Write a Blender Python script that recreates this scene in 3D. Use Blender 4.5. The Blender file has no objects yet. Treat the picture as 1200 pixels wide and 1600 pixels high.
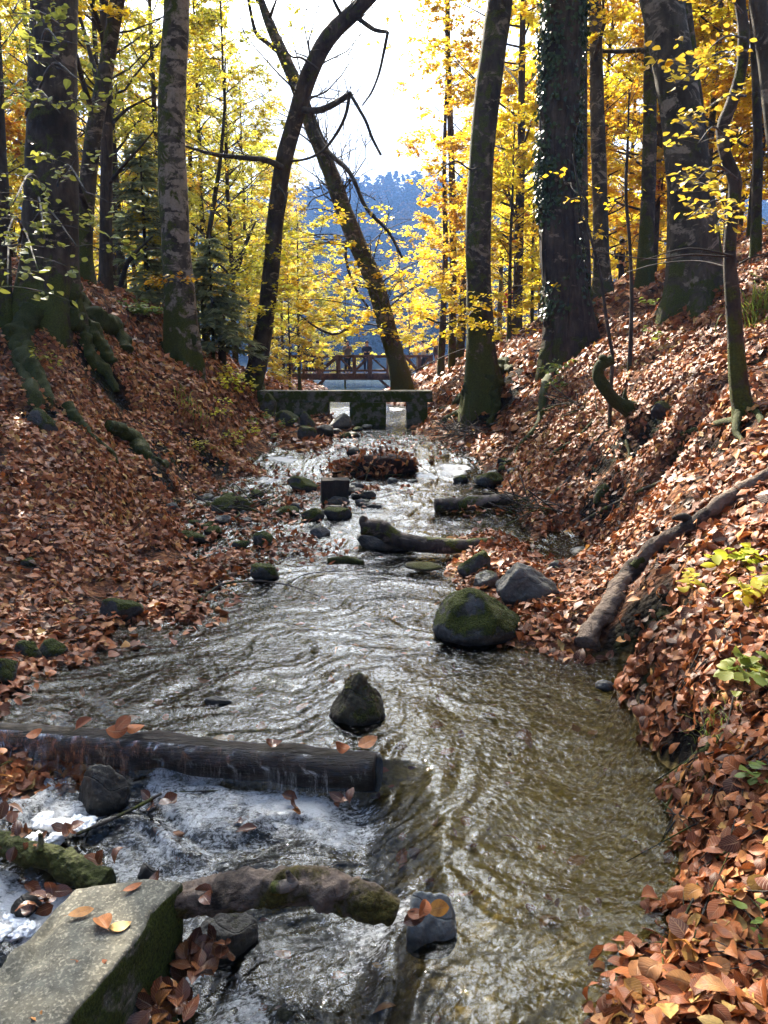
import bpy, bmesh, math, random
import numpy as np
from mathutils import Vector, Matrix

random.seed(11)
rng = np.random.default_rng(11)
scene = bpy.context.scene
COL = scene.collection
rad = math.radians

# ------------------------------------------------------------------ camera
F = 1208.0                       # focal length in photograph pixels
PITCH = math.atan(225.0 / F)
CAM = np.array([0.0, 0.0, 2.0])
cp, sp_ = math.cos(PITCH), math.sin(PITCH)


def ray(px, py):
    dx = (px - 600.0) / F
    dy = -(py - 800.0) / F
    return np.array([dx, cp + dy * sp_, -sp_ + dy * cp])


def pt(px, py, D):               # point at distance D along the valley
    r = ray(px, py)
    return CAM + r * (D / r[1])


def ptz(px, py, z):              # point at height z
    r = ray(px, py)
    return CAM + r * ((z - CAM[2]) / r[2])


def wpx(n, D):                   # metres spanned by n pixels at distance D
    return n * D / F


# ------------------------------------------------------------------ noise
def _hash(ix, iy, iz, seed):
    h = (ix * 374761393 + iy * 668265263 + iz * 1274126177 + seed * 974711) & 0xFFFFFFFF
    h = ((h ^ (h >> 13)) * 1274126177) & 0xFFFFFFFF
    h = h ^ (h >> 16)
    return (h & 0xFFFFFF) / float(0xFFFFFF)


def vnoise(p, seed=0):
    p = np.asarray(p, float)
    i = np.floor(p).astype(np.int64)
    f = p - i
    f = f * f * f * (f * (f * 6 - 15) + 10)
    r = 0
    for dx in (0, 1):
        wx = f[:, 0] if dx else 1 - f[:, 0]
        for dy in (0, 1):
            wy = f[:, 1] if dy else 1 - f[:, 1]
            for dz in (0, 1):
                wz = f[:, 2] if dz else 1 - f[:, 2]
                r = r + wx * wy * wz * _hash(i[:, 0] + dx, i[:, 1] + dy, i[:, 2] + dz, seed)
    return r * 2 - 1


def fbm(p, octv=4, seed=0, gain=0.5):
    a, s, r = 1.0, 1.0, 0
    p = np.asarray(p, float)
    for o in range(octv):
        r = r + a * vnoise(p * s + 17.3 * o, seed + o)
        a *= gain
        s *= 2.03
    return r


def sstep(a, b, x):
    t = np.clip((x - a) / (b - a), 0, 1)
    return t * t * (3 - 2 * t)


# ------------------------------------------------------------------ water level
LOGA, LOGB = ptz(-40, 1140, -0.03), ptz(592, 1192, -0.03)
_ld = (LOGB - LOGA)[:2]
_ld = _ld / np.linalg.norm(_ld)
_ln = np.array([_ld[1], -_ld[0]])
if _ln[1] > 0:
    _ln = -_ln


def Wlev(x, y):
    x = np.asarray(x, float); y = np.asarray(y, float)
    b = np.interp(y, [-5, 2, 3.6, 7, 8.3, 9, 11, 12.3, 13.1, 15, 17.9, 18.6, 21, 26, 60],
                  [-.08, -.06, 0, 0, .03, .1, .22, .3, .47, .6, .7, .74, .98, 1.0, 1.0])
    s = (x - LOGB[0]) * _ln[0] + (y - LOGB[1]) * _ln[1]
    sx = sstep(.30, -.12, x)
    d1 = .20 * sstep(-.02, .10, s) * sx
    d2 = .20 * sstep(.25, 1.5, s) * sstep(.15, -1.1, x)
    return b - d1 - d2


# ------------------------------------------------------------------ terrain (thin plate through measured points)
ctrl = []


def C(px, py, D):
    ctrl.append(pt(px, py, D))


def Cz(px, py, z):
    ctrl.append(ptz(px, py, z))


def R(x, y, z):
    ctrl.append(np.array([x, y, z], float))


# shoreline right
for px, py in [(935, 1600), (1035, 1500), (1062, 1400), (1058, 1300), (1030, 1225), (985, 1110), (962, 1055), (925, 1040)]:
    Cz(px, py, -0.02)
for px, py in [(840, 975), (845, 905)]:
    Cz(px, py, 0.07)
Cz(905, 925, .16)
Cz(925, 868, .12); Cz(960, 850, .16)
for px, py, z in [(790, 845, .10), (840, 830, .11), (830, 800, .2), (815, 768, .28), (790, 735, .42), (745, 705, .55), (700, 684, .63), (668, 664, .74)]:
    Cz(px, py, z + .02)
# right bank
C(1200, 1500, 2.25); C(1130, 1560, 2.05); C(1200, 1350, 2.55); C(1200, 1200, 3.05); C(1110, 1250, 3.0); C(1200, 1000, 3.9)
C(1080, 1080, 3.85); C(1060, 960, 4.6); C(1000, 1000, 4.55); C(1200, 800, 5.2); C(1100, 830, 5.5); C(1010, 860, 6.0); C(980, 800, 8.2)
C(1200, 640, 6.9); C(1100, 680, 7.4); C(1165, 640, 6.9); C(1000, 650, 9.2); C(1000, 720, 8.6); C(900, 700, 10.3); C(900, 620, 12.2); C(860, 720, 10.6)
C(1200, 450, 10.2); C(1200, 408, 13); C(1075, 478, 12); C(1000, 560, 11.2); C(890, 548, 15); C(960, 480, 16.5)
C(1130, 425, 15); C(1005, 452, 19); C(945, 468, 20); C(830, 545, 16.5); C(790, 600, 15.6); C(755, 640, 15.2); C(780, 660, 14)
C(968, 462, 30); C(1100, 415, 28); C(1250, 390, 28); C(800, 528, 28); C(720, 560, 26); C(690, 588, 24); C(640, 604, 24); C(665, 585, 36); C(720, 560, 40)
C(1400, 300, 12); C(1500, 500, 6); C(1500, 900, 3); C(1400, 1300, 2.2)
# shoreline left
for px, py, z in [(0, 1048, .0), (60, 965, .02), (190, 912, .02), (300, 888, .04), (235, 862, .07), (215, 835, .10), (240, 800, .16), (290, 775, .21), (330, 752, .28),
                  (390, 722, .42), (450, 692, .60), (485, 676, .66), (520, 664, .74)]:
    Cz(px, py, z + .03)
C(-60, 1100, 4.3); C(-200, 1200, 3.6); C(-300, 1500, 2.6)
C(0, 930, 6.2); C(0, 860, 6.8); C(0, 790, 7.6); C(0, 700, 8.6); C(0, 610, 10.3); C(120, 800, 7.9); C(150, 720, 9.4); C(230, 780, 8.6); C(250, 720, 10.4)
C(130, 640, 10.8); C(60, 520, 11.6); C(75, 482, 12); C(190, 560, 12.4); C(200, 640, 11.8); C(300, 700, 12.2); C(330, 640, 13.6); C(285, 562, 15); C(220, 520, 15); C(130, 462, 14.5)
C(20, 470, 12.3); C(165, 468, 17); C(240, 490, 18); C(392, 607, 19); C(400, 650, 16.6); C(440, 665, 16.4); C(345, 590, 17); C(430, 608, 24); C(330, 566, 25); C(200, 505, 25); C(0, 440, 22)
C(-200, 420, 14); C(-300, 640, 8); C(-250, 850, 5.6)
C(440, 596, 36); C(400, 600, 42); C(470, 598, 41); C(300, 585, 42); C(0, 520, 42)
# bed
for px, py, d in [(800, 1500, .24), (600, 1500, .2), (450, 1560, .16), (900, 1300, .22), (700, 1250, .22), (500, 1320, .16), (300, 1330, .14), (100, 1300, .12), (60, 1450, .2), (800, 1080, .22), (600, 1000, .2),
                  (350, 1050, .16), (200, 1060, .12), (450, 930, .14), (650, 900, .14), (700, 830, .12), (600, 780, .10), (680, 750, .10), (560, 715, .06), (470, 760, .06), (560, 680, .12), (620, 670, .12), (905, 850, .16), (860, 846, .18), (815, 838, .18), (300, 862, .07), (340, 845, .09), (440, 862, .11), (480, 838, .12), (370, 815, .05), (430, 812, .08), (335, 795, .05), (410, 785, .07), (385, 752, .06), (450, 730, .10), (280, 820, .05), (400, 835, .05), (460, 780, .05), (430, 700, .08), (760, 760, .12), (720, 720, .1)]:
    p = ptz(px, py, 0.0)
    for _ in range(4):
        p = ptz(px, py, float(Wlev(p[0], p[1])))
    R(p[0], p[1], float(Wlev(p[0], p[1])) - d)
R(-.4, 19.5, .68); R(.3, 19.5, .68); R(0, 22, .82); R(-.6, 26, .8); R(-1, 34, .75); R(-1.5, 42, .5)
R(-.6, 1.2, -.45); R(.4, 1.0, -.35); R(1.0, .8, .05); R(2.5, .5, .9); R(-2.5, .8, -.1); R(-4, 1.5, .6); R(0, -3, -.4); R(2, -4, .6); R(-3, -4, .5); R(6, -3, 3.2); R(-7, -3, 2.4)
# lake and far sides
for x in (-30, -15, 0, 12):
    R(x, 56, -.5); R(x, 90, -1)
R(-60, 150, -1); R(0, 150, -1); R(60, 150, -1); R(34, 45, 7); R(24, 30, 6.5); R(34, 70, 5); R(46, 90, 3); R(-24, 30, 4.2); R(-34, 44, 3); R(-50, 70, 1.6); R(80, 90, 6); R(-90, 90, 2)
R(-120, 190, 3); R(0, 190, 2); R(120, 190, 4); R(-400, 650, 4); R(0, 650, 4); R(400, 650, 4); R(26, 18, 8); R(-18, 16, 5.2); R(14, 8, 6); R(-13, 7, 3.6)
CT = np.array(ctrl)


def warp(x, y):
    return np.stack([x / (y + 7.0) * 2.2, np.log(y + 7.0)], 1)


_cw = warp(CT[:, 0], CT[:, 1])
_n = len(_cw)


def _U(d2):
    return np.where(d2 > 1e-12, .5 * d2 * np.log(np.maximum(d2, 1e-12)), 0)


_A = np.zeros((_n + 3, _n + 3))
_A[:_n, :_n] = _U(((_cw[:, None] - _cw[None]) ** 2).sum(2)) + np.eye(_n) * 2e-4
_A[:_n, _n] = 1; _A[:_n, _n + 1:] = _cw; _A[_n, :_n] = 1; _A[_n + 1:, :_n] = _cw.T
_scale = CT[:, 1] + 7.0
_sol = np.linalg.solve(_A, np.r_[CT[:, 2], 0, 0, 0])


def Gsmooth(x, y):
    x = np.asarray(x, float).ravel(); y = np.asarray(y, float).ravel()
    out = np.empty(len(x))
    for i in range(0, len(x), 20000):
        w = warp(x[i:i + 20000], y[i:i + 20000])
        d2 = ((w[:, None] - _cw[None]) ** 2).sum(2)
        out[i:i + 20000] = _U(d2) @ _sol[:_n] + _sol[_n] + w @ _sol[_n + 1:]
    return out


hollows = []


def G(x, y):
    x = np.asarray(x, float).ravel(); y = np.asarray(y, float).ravel()
    g = Gsmooth(x, y)
    w = Wlev(x, y)
    p = np.stack([x, y, np.zeros_like(x)], 1)
    dry = sstep(-.05, .5, g - w)
    amp = (.035 + .13 * dry) * np.clip(y / 10, .55, 1.5)
    big = fbm(p * .9, 3, 3) * amp
    fine = fbm(p * 4.5, 3, 9) * (.022 + .018 * dry)
    g = g + big + fine
    for hx, hy, hr, hd in hollows:
        g = g - hd * np.exp(-((x - hx) ** 2 + (y - hy) ** 2) / (hr * hr))
    return g


def gz(x, y):
    return float(G([x], [y])[0])


def ghit(px, py, lift=0.0, smooth=False):
    r = ray(px, py)
    D = np.exp(np.linspace(math.log(1.2), math.log(70), 900))
    P = CAM[None] + r[None] * (D / r[1])[:, None]
    g = np.maximum((Gsmooth if smooth else G)(P[:, 0], P[:, 1]), Wlev(P[:, 0], P[:, 1])) + lift
    k = np.argmax(P[:, 2] <= g)
    if P[k, 2] > g[k]:
        k = 600
    return P[k]


# ------------------------------------------------------------------ mesh builder
class B:
    def __init__(s):
        s.V, s.Q, s.T, s.r, s.uv, s.n = [], [], [], [], [], 0

    def add(s, V, Q=None, T=None, rnd=0.0, uv=None):
        V = np.asarray(V, float)
        s.V.append(V)
        if Q is not None and len(Q):
            s.Q.append(np.asarray(Q, np.int64) + s.n)
        if T is not None and len(T):
            s.T.append(np.asarray(T, np.int64) + s.n)
        s.r.append(np.broadcast_to(np.asarray(rnd, float), (len(V),)))
        s.uv.append(np.zeros((len(V), 2)) if uv is None else np.asarray(uv, float))
        s.n += len(V)
        return s

    def mesh(s, name, off=(0, 0, 0), smooth=True, extra=None):
        V = np.concatenate(s.V) - np.asarray(off, float)[None]
        Q = np.concatenate(s.Q) if s.Q else np.zeros((0, 4), np.int64)
        T = np.concatenate(s.T) if s.T else np.zeros((0, 3), np.int64)
        me = bpy.data.meshes.new(name)
        me.vertices.add(len(V))
        me.vertices.foreach_set('co', V.astype(np.float32).ravel())
        nl = Q.size + T.size
        me.loops.add(nl)
        me.loops.foreach_set('vertex_index', np.r_[Q.ravel(), T.ravel()].astype(np.int32))
        me.polygons.add(len(Q) + len(T))
        st = np.r_[np.arange(len(Q)) * 4, len(Q) * 4 + np.arange(len(T)) * 3].astype(np.int32)
        me.polygons.foreach_set('loop_start', st)
        me.polygons.foreach_set('use_smooth', np.full(len(st), smooth))
        a = me.attributes.new('rnd', 'FLOAT', 'POINT')
        a.data.foreach_set('value', np.concatenate(s.r).astype(np.float32))
        uv = np.concatenate(s.uv)
        if np.any(uv):
            a = me.attributes.new('leafuv', 'FLOAT_VECTOR', 'POINT')
            a.data.foreach_set('vector', np.c_[uv, np.zeros(len(uv))].astype(np.float32).ravel())
        for k, v in (extra or {}).items():
            a = me.attributes.new(k, 'FLOAT', 'POINT')
            a.data.foreach_set('value', np.asarray(v, np.float32))
        me.update(calc_edges=True)
        me.validate()
        return me


def obj(name, b, mat, parent=None, off=None, smooth=True, label=None, extra=None, kind=None):
    if off is None:
        off = np.array(parent.location) if parent is not None else (0, 0, 0)
        q = parent
        while q is not None and q.parent is not None:
            q = q.parent
            off = off + np.array(q.location)
    me = b.mesh(name, off, smooth, extra) if isinstance(b, B) else b
    o = bpy.data.objects.new(name, me)
    if mat:
        me.materials.append(mat)
    COL.objects.link(o)
    if parent is not None:
        o.parent = parent
    if label:
        o['label'] = label
    if kind:
        o['kind'] = kind
    return o


def tag(o, label=None, cat=None, group=None, kind=None):
    if label: o['label'] = label
    if cat: o['category'] = cat
    if group: o['group'] = group
    if kind: o['kind'] = kind
    return o


def thing(name, label, cat, loc, group=None):
    o = bpy.data.objects.new(name, None)
    o.empty_display_size = .2
    o.location = [float(v) for v in loc]
    COL.objects.link(o)
    return tag(o, label, cat, group)


def solid(name, b, mat, label, cat, loc, group=None, smooth=True):
    o = obj(name, b, mat, None, off=loc, smooth=smooth)
    o.location = [float(v) for v in loc]
    return tag(o, label, cat, group)


# ------------------------------------------------------------------ shapes
def resample(P, Rr, n):
    P = np.asarray(P, float); Rr = np.asarray(Rr, float)
    if len(P) == 2:
        t = np.linspace(0, 1, n)
        return P[0] + (P[1] - P[0]) * t[:, None], Rr[0] + (Rr[1] - Rr[0]) * t
    d = np.r_[0, np.cumsum(np.linalg.norm(np.diff(P, axis=0), axis=1))]
    t = np.linspace(0, d[-1], n)
    # catmull-rom (monotone parameter)
    k = np.clip(np.searchsorted(d, t, 'right') - 1, 0, len(P) - 2)
    u = ((t - d[k]) / np.maximum(d[k + 1] - d[k], 1e-9))[:, None]
    tang = np.gradient(P, np.maximum(d, np.arange(len(d)) * 1e-9), axis=0)
    h = (d[k + 1] - d[k])[:, None]
    p0, p1, m0, m1 = P[k], P[k + 1], tang[k] * h, tang[k + 1] * h
    Q = (2 * u**3 - 3 * u**2 + 1) * p0 + (u**3 - 2 * u**2 + u) * m0 + (-2 * u**3 + 3 * u**2) * p1 + (u**3 - u**2) * m1
    return Q, np.interp(t, d, Rr)


def frames(P):
    T = np.gradient(P, axis=0)
    T /= np.maximum(np.linalg.norm(T, axis=1), 1e-9)[:, None]
    ref = np.array([1, 0, 0.]) if abs(T[0, 0]) < .8 else np.array([0, 1, 0.])
    Nn = np.empty_like(T)
    n = ref - T[0] * (ref @ T[0])
    for i in range(len(T)):
        n = n - T[i] * (n @ T[i])
        n = n / max(np.linalg.norm(n), 1e-9)
        Nn[i] = n
    return T, Nn, np.cross(T, Nn)


def tube(b, P, Rr, m=6, n=None, amp=0.0, freq=3.0, seed=0, cap=True, rnd=0.0, flute=None, wob=0.0):
    if n is None:
        P, Rr = np.asarray(P, float), np.asarray(Rr, float)
    else:
        P, Rr = resample(P, Rr, n)
    if wob:
        P = P + np.stack([fbm(P * 1.3 + 31 * k, 2, seed + 50 + k) for k in range(3)], 1) * wob
    T, N, Bn = frames(P)
    a = np.arange(m) / m * 2 * math.pi
    dirs = N[:, None] * np.cos(a)[None, :, None] + Bn[:, None] * np.sin(a)[None, :, None]
    r = np.repeat(np.asarray(Rr)[:, None], m, 1)
    if flute is not None:
        r = r * flute(np.linspace(0, 1, len(P))[:, None], a[None, :])
    if amp:
        q = (P[:, None] + dirs * r[..., None]).reshape(-1, 3)
        r = r * (1 + amp * fbm(q * freq, 3, seed).reshape(r.shape))
    V = (P[:, None] + dirs * r[..., None]).reshape(-1, 3)
    i = np.arange(len(P) - 1)[:, None] * m
    j = np.arange(m)[None]
    j2 = (j + 1) % m
    Q = np.stack([i + j, i + j2, i + m + j2, i + m + j], -1).reshape(-1, 4)
    Tt = None
    if cap:
        V = np.r_[V, [P[0]], [P[-1]]]
        c0, c1 = len(V) - 2, len(V) - 1
        e = (len(P) - 1) * m
        jj = np.arange(m); jj2 = (jj + 1) % m
        Tt = np.r_[np.stack([np.full(m, c0), jj2, jj], 1), np.stack([np.full(m, c1), e + jj, e + jj2], 1)]
    b.add(V, Q, Tt, rnd)
    return P


def box(b, c, size, rz=0.0, rot=None, bev=0.0, rnd=0.0, noise=0.0, seed=0, sub=0):
    bm = bmesh.new()
    bmesh.ops.create_cube(bm, size=1)
    for v in bm.verts:
        v.co = Vector((v.co.x * size[0], v.co.y * size[1], v.co.z * size[2]))
    if bev:
        bmesh.ops.bevel(bm, geom=list(bm.edges), offset=bev, segments=2, affect='EDGES', profile=.6)
    if sub:
        bmesh.ops.subdivide_edges(bm, edges=list(bm.edges), cuts=sub, use_grid_fill=True)
    bmesh.ops.triangulate(bm, faces=bm.faces)
    M = rot if rot is not None else Matrix.Rotation(rz, 3, 'Z')
    V = np.array([list(M @ v.co) for v in bm.verts]) + np.asarray(c, float)
    bm.verts.index_update()
    T = np.array([[v.index for v in f.verts] for f in bm.faces])
    bm.free()
    if noise:
        V = V + np.stack([fbm(V * 6 + 9 * k, 3, seed + k) for k in range(3)], 1) * noise
    b.add(V, None, T, rnd)


def bar(b, p0, p1, w, h, bev=0.004):
    p0, p1 = Vector(p0), Vector(p1)
    d = p1 - p0
    q = d.to_track_quat('X', 'Z').to_matrix()
    box(b, np.array((p0 + p1) / 2), (d.length, w, h), rot=q, bev=bev)


_bm = bmesh.new(); bmesh.ops.create_icosphere(_bm, subdivisions=5, radius=1)
_bm.verts.index_update()
ICO_V = np.array([v.co[:] for v in _bm.verts]); ICO_T = np.array([[v.index for v in f.verts] for f in _bm.faces]); _bm.free()
_bm = bmesh.new(); bmesh.ops.create_icosphere(_bm, subdivisions=4, radius=1)
_bm.verts.index_update()
ICO4_V = np.array([v.co[:] for v in _bm.verts]); ICO4_T = np.array([[v.index for v in f.verts] for f in _bm.faces]); _bm.free()


def rock_verts(half, seed, facets=13, planes=None, rough=.05, hi=False, k=24.0):
    r = np.random.default_rng(seed)
    d = ICO_V if hi else ICO4_V
    n = r.normal(size=(facets, 3)); n /= np.linalg.norm(n, axis=1)[:, None]
    h = r.uniform(.58, 1.0, facets)
    if planes:
        for q in planes:
            v = np.array(q[:3], float); v /= np.linalg.norm(v)
            n = np.r_[n, [v]]; h = np.r_[h, q[3]]
    dots = d @ n.T
    dist = np.where(dots > .05, h[None] / np.maximum(dots, .05), 9.0)
    dist = np.c_[dist, np.full(len(d), 1.05)]
    rr = -np.log(np.exp(-k * dist).sum(1)) / k
    V = d * rr[:, None]
    V = V + d * (fbm(V * 2.2 + seed, 4, seed) * rough)[:, None]
    V = V + d * (fbm(V * 8 + seed, 3, seed + 5) * rough * .45)[:, None]
    V = V - d * (np.clip(.16 - np.abs(fbm(V * 2.6 + seed * 3, 2, seed + 8)), 0, 1) * rough * 1.2)[:, None]
    return V * np.asarray(half)[None], (ICO_T if hi else ICO4_T)


# leaf templates: (u along, v across)
def leaf_grid(nu, nv):
    u = np.linspace(0, 1, nu); v = np.linspace(-1, 1, nv)
    U, Vv = np.meshgrid(u, v, indexing='ij')
    w = np.sin(np.pi * np.clip(U, 0, 1) ** .85) ** .75
    w[0] = .02; w[-1] = .01
    i = np.arange(nu - 1)[:, None] * nv; j = np.arange(nv - 1)[None]
    Q = np.stack([i + j, i + j + 1, i + nv + j + 1, i + nv + j], -1).reshape(-1, 4)
    return U.ravel(), (Vv * w).ravel(), np.c_[U.ravel(), Vv.ravel()], Q


def leaves(b, P, dirv, nrm, L, Wd, curl=.15, fold=.15, tmpl=(3, 3), rnd=None, r=rng):
    """many leaves at once: base points P, axis dirv, normal nrm, length L, half width Wd"""
    P = np.asarray(P, float); N = len(P)
    if N == 0:
        return
    d = dirv / np.maximum(np.linalg.norm(dirv, axis=1), 1e-9)[:, None]
    s = np.cross(nrm, d); s /= np.maximum(np.linalg.norm(s, axis=1), 1e-9)[:, None]
    n = np.cross(d, s)
    U, Vv, uv, Q = leaf_grid(*tmpl)
    L = np.broadcast_to(L, (N,))[:, None]; Wd = np.broadcast_to(Wd, (N,))[:, None]
    c = r.normal(0, curl, (N, 1)); f = np.abs(r.normal(0, fold, (N, 1))) * r.choice([1, 1, -1], (N, 1)); tw = r.normal(0, curl, (N, 1))
    z = L * (c * (4 * (U - .5) ** 2 - 1)[None] + tw * (U * Vv)[None]) + Wd * f * np.abs(Vv)[None] * 2
    X = L * U[None]; Y = Wd * Vv[None]
    V = P[:, None] + d[:, None] * X[..., None] + s[:, None] * Y[..., None] + n[:, None] * z[..., None]
    k = len(U)
    QQ = (Q[None] + (np.arange(N) * k)[:, None, None]).reshape(-1, 4)
    rn = r.random(N) if rnd is None else np.broadcast_to(rnd, (N,))
    b.add(V.reshape(-1, 3), QQ, None, np.repeat(rn, k), np.tile(uv, (N, 1)))


def diamonds(b, P, dirv, nrm, L, Wd, rnd=None, r=rng):
    P = np.asarray(P, float); N = len(P)
    d = dirv / np.maximum(np.linalg.norm(dirv, axis=1), 1e-9)[:, None]
    s = np.cross(nrm, d); s /= np.maximum(np.linalg.norm(s, axis=1), 1e-9)[:, None]
    L = np.broadcast_to(L, (N,))[:, None]; Wd = np.broadcast_to(Wd, (N,))[:, None]
    n = np.cross(d, s)
    V = np.stack([P, P + d * L * .45 + s * Wd + n * Wd * .25, P + d * L, P + d * L * .45 - s * Wd + n * Wd * .25], 1).reshape(-1, 3)
    Q = np.arange(N * 4).reshape(N, 4)
    rn = r.random(N) if rnd is None else rnd
    b.add(V, Q, None, np.repeat(rn, 4))
# ------------------------------------------------------------------ materials
class M:
    def __init__(s, name):
        s.m = bpy.data.materials.new(name); s.m.use_nodes = True
        s.t = s.m.node_tree; s.t.nodes.clear()
        s.out = s.n('ShaderNodeOutputMaterial')

    def n(s, typ, **kw):
        nd = s.t.nodes.new(typ)
        for k, v in kw.items():
            if k.startswith('i_'):
                key = k[2:]
                key = int(key) if key.isdigit() else key.replace('_', ' ')
                s.set(nd.inputs[key], v)
            else:
                setattr(nd, k, v)
        return nd

    def set(s, sock, v):
        if isinstance(v, bpy.types.NodeSocket):
            s.t.links.new(v, sock)
        elif isinstance(v, bpy.types.Node):
            s.t.links.new(v.outputs[0], sock)
        else:
            sock.default_value = v

    def coord(s, scale=(1, 1, 1), kind='Object'):
        c = s.n('ShaderNodeTexCoord'); mp = s.n('ShaderNodeMapping')
        s.t.links.new(c.outputs[kind], mp.inputs[0]); mp.inputs['Scale'].default_value = scale
        return mp.outputs[0]

    def noise(s, vec, scale, detail=4, rough=.55, dist=0.0):
        nd = s.n('ShaderNodeTexNoise'); s.set(nd.inputs['Vector'], vec)
        nd.inputs['Scale'].default_value = scale; nd.inputs['Detail'].default_value = detail
        nd.inputs['Roughness'].default_value = rough; nd.inputs['Distortion'].default_value = dist
        return nd.outputs['Fac']

    def ramp(s, fac, stops, mode='LINEAR'):
        nd = s.n('ShaderNodeValToRGB'); s.set(nd.inputs[0], fac)
        nd.color_ramp.interpolation = mode
        e = nd.color_ramp.elements
        for i, (p, c) in enumerate(stops):
            if isinstance(c, (int, float)):
                c = (c, c, c)
            el = e[i] if i < 2 else e.new(p)
            el.position = p; el.color = (*c[:3], 1)
        return nd.outputs[0]

    def mixc(s, fac, a, b, mode='MIX'):
        nd = s.n('ShaderNodeMix', data_type='RGBA', blend_type=mode)
        s.set(nd.inputs[0], fac)
        for k, v in ((6, a), (7, b)):
            if isinstance(v, tuple): v = (*v[:3], 1)
            s.set(nd.inputs[k], v)
        return nd.outputs[2]

    def math(s, op, a, b=0.0, clamp=False):
        nd = s.n('ShaderNodeMath', operation=op, use_clamp=clamp)
        s.set(nd.inputs[0], a); s.set(nd.inputs[1], b)
        return nd.outputs[0]

    def attr(s, name, out='Fac'):
        return s.n('ShaderNodeAttribute', attribute_name=name).outputs[out]

    def bump(s, h, strength=.5, dist=.02, normal=None):
        nd = s.n('ShaderNodeBump'); nd.inputs['Strength'].default_value = strength; nd.inputs['Distance'].default_value = dist
        s.set(nd.inputs['Height'], h)
        if normal is not None: s.set(nd.inputs['Normal'], normal)
        return nd.outputs[0]

    def pbr(s, col, rough=.8, spec=.3, normal=None, **kw):
        nd = s.n('ShaderNodeBsdfPrincipled')
        s.set(nd.inputs['Base Color'], (*col, 1) if isinstance(col, tuple) else col)
        s.set(nd.inputs['Roughness'], rough); s.set(nd.inputs['Specular IOR Level'], spec)
        if normal is not None: s.set(nd.inputs['Normal'], normal)
        for k, v in kw.items(): s.set(nd.inputs[k], v)
        return nd.outputs[0]

    def fin(s, shader):
        s.t.links.new(shader, s.out.inputs[0]); return s.m


def mat_plain(name, col, rough=.8, var=.25, scale=20, bumpd=.004):
    k = M(name); v = k.coord(); nz = k.noise(v, scale, 5)
    c = k.ramp(nz, [(.3, tuple(x * (1 - var) for x in col)), (.7, tuple(min(1, x * (1 + var)) for x in col))])
    return k.fin(k.pbr(c, rough, .3, k.bump(nz, .5, bumpd)))


def mat_bark(name, dark, light, moss=.35, lichen=.3, moss_h=1.4, mosscol=(.055, .062, .010), stretch=.35, bscale=9, bd=.02, side=None):
    k = M(name)
    v = k.coord((1, 1, stretch)); vo = k.coord()
    n1 = k.noise(v, bscale, 7, .65)
    n2 = k.noise(vo, 2.2, 5, .6)
    c = k.ramp(n1, [(.32, dark), (.68, light)])
    c = k.mixc(k.ramp(n2, [(.4, 0.0), (.62, .75)]), c, tuple(x * .45 for x in dark))
    # pale lichen blotches, broken into scales across the trunk
    vl = k.coord((1, 1, 1.7))
    l1 = k.noise(vl, 3.1, 8, .68, .6)
    lm = k.ramp(l1, [(.60 - lichen * .22, 0.0), (.66 - lichen * .22, 1.0)])
    l2 = k.noise(vo, 30, 4)
    lc = k.ramp(l2, [(.3, tuple(x * 1.7 for x in light)), (.7, tuple(min(.5, x * 2.6) for x in light))])
    c = k.mixc(k.math('MULTIPLY', lm, .8), c, lc)
    # moss, thick near the foot, patchy above
    sep = k.n('ShaderNodeSeparateXYZ'); k.set(sep.inputs[0], vo)
    hz = k.math('DIVIDE', sep.outputs[2], moss_h)
    foot = k.ramp(hz, [(0.05, .20), (1.0, 0.0)])
    mn = k.noise(vo, 4.2, 9, .68, .5)
    mm = k.math('ADD', k.math('ADD', mn, foot), moss * .35 - .18)
    if side is not None:
        geo = k.n('ShaderNodeNewGeometry')
        dt = k.n('ShaderNodeVectorMath', operation='DOT_PRODUCT'); k.set(dt.inputs[0], geo.outputs['Normal']); dt.inputs[1].default_value = side
        mm = k.math('ADD', mm, k.math('MULTIPLY', dt.outputs['Value'], .12))
    mmask = k.ramp(mm, [(.55, 0.0), (.63, 1.0)])
    m2 = k.noise(vo, 60, 3)
    mc = k.ramp(m2, [(.3, tuple(x * .45 for x in mosscol)), (.75, tuple(x * 1.6 for x in mosscol))])
    c = k.mixc(mmask, c, mc)
    h = k.math('ADD', k.math('MULTIPLY', n1, .8), k.math('MULTIPLY', k.math('MULTIPLY', m2, mmask), .6))
    h = k.math('ADD', h, k.math('MULTIPLY', k.noise(k.coord((1, 1, 3.2)), 22, 4, .7), .45))
    h = k.math('ADD', h, k.math('MULTIPLY', lm, .15))
    return k.fin(k.pbr(c, .85, .25, k.bump(h, .9, bd)))


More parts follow.
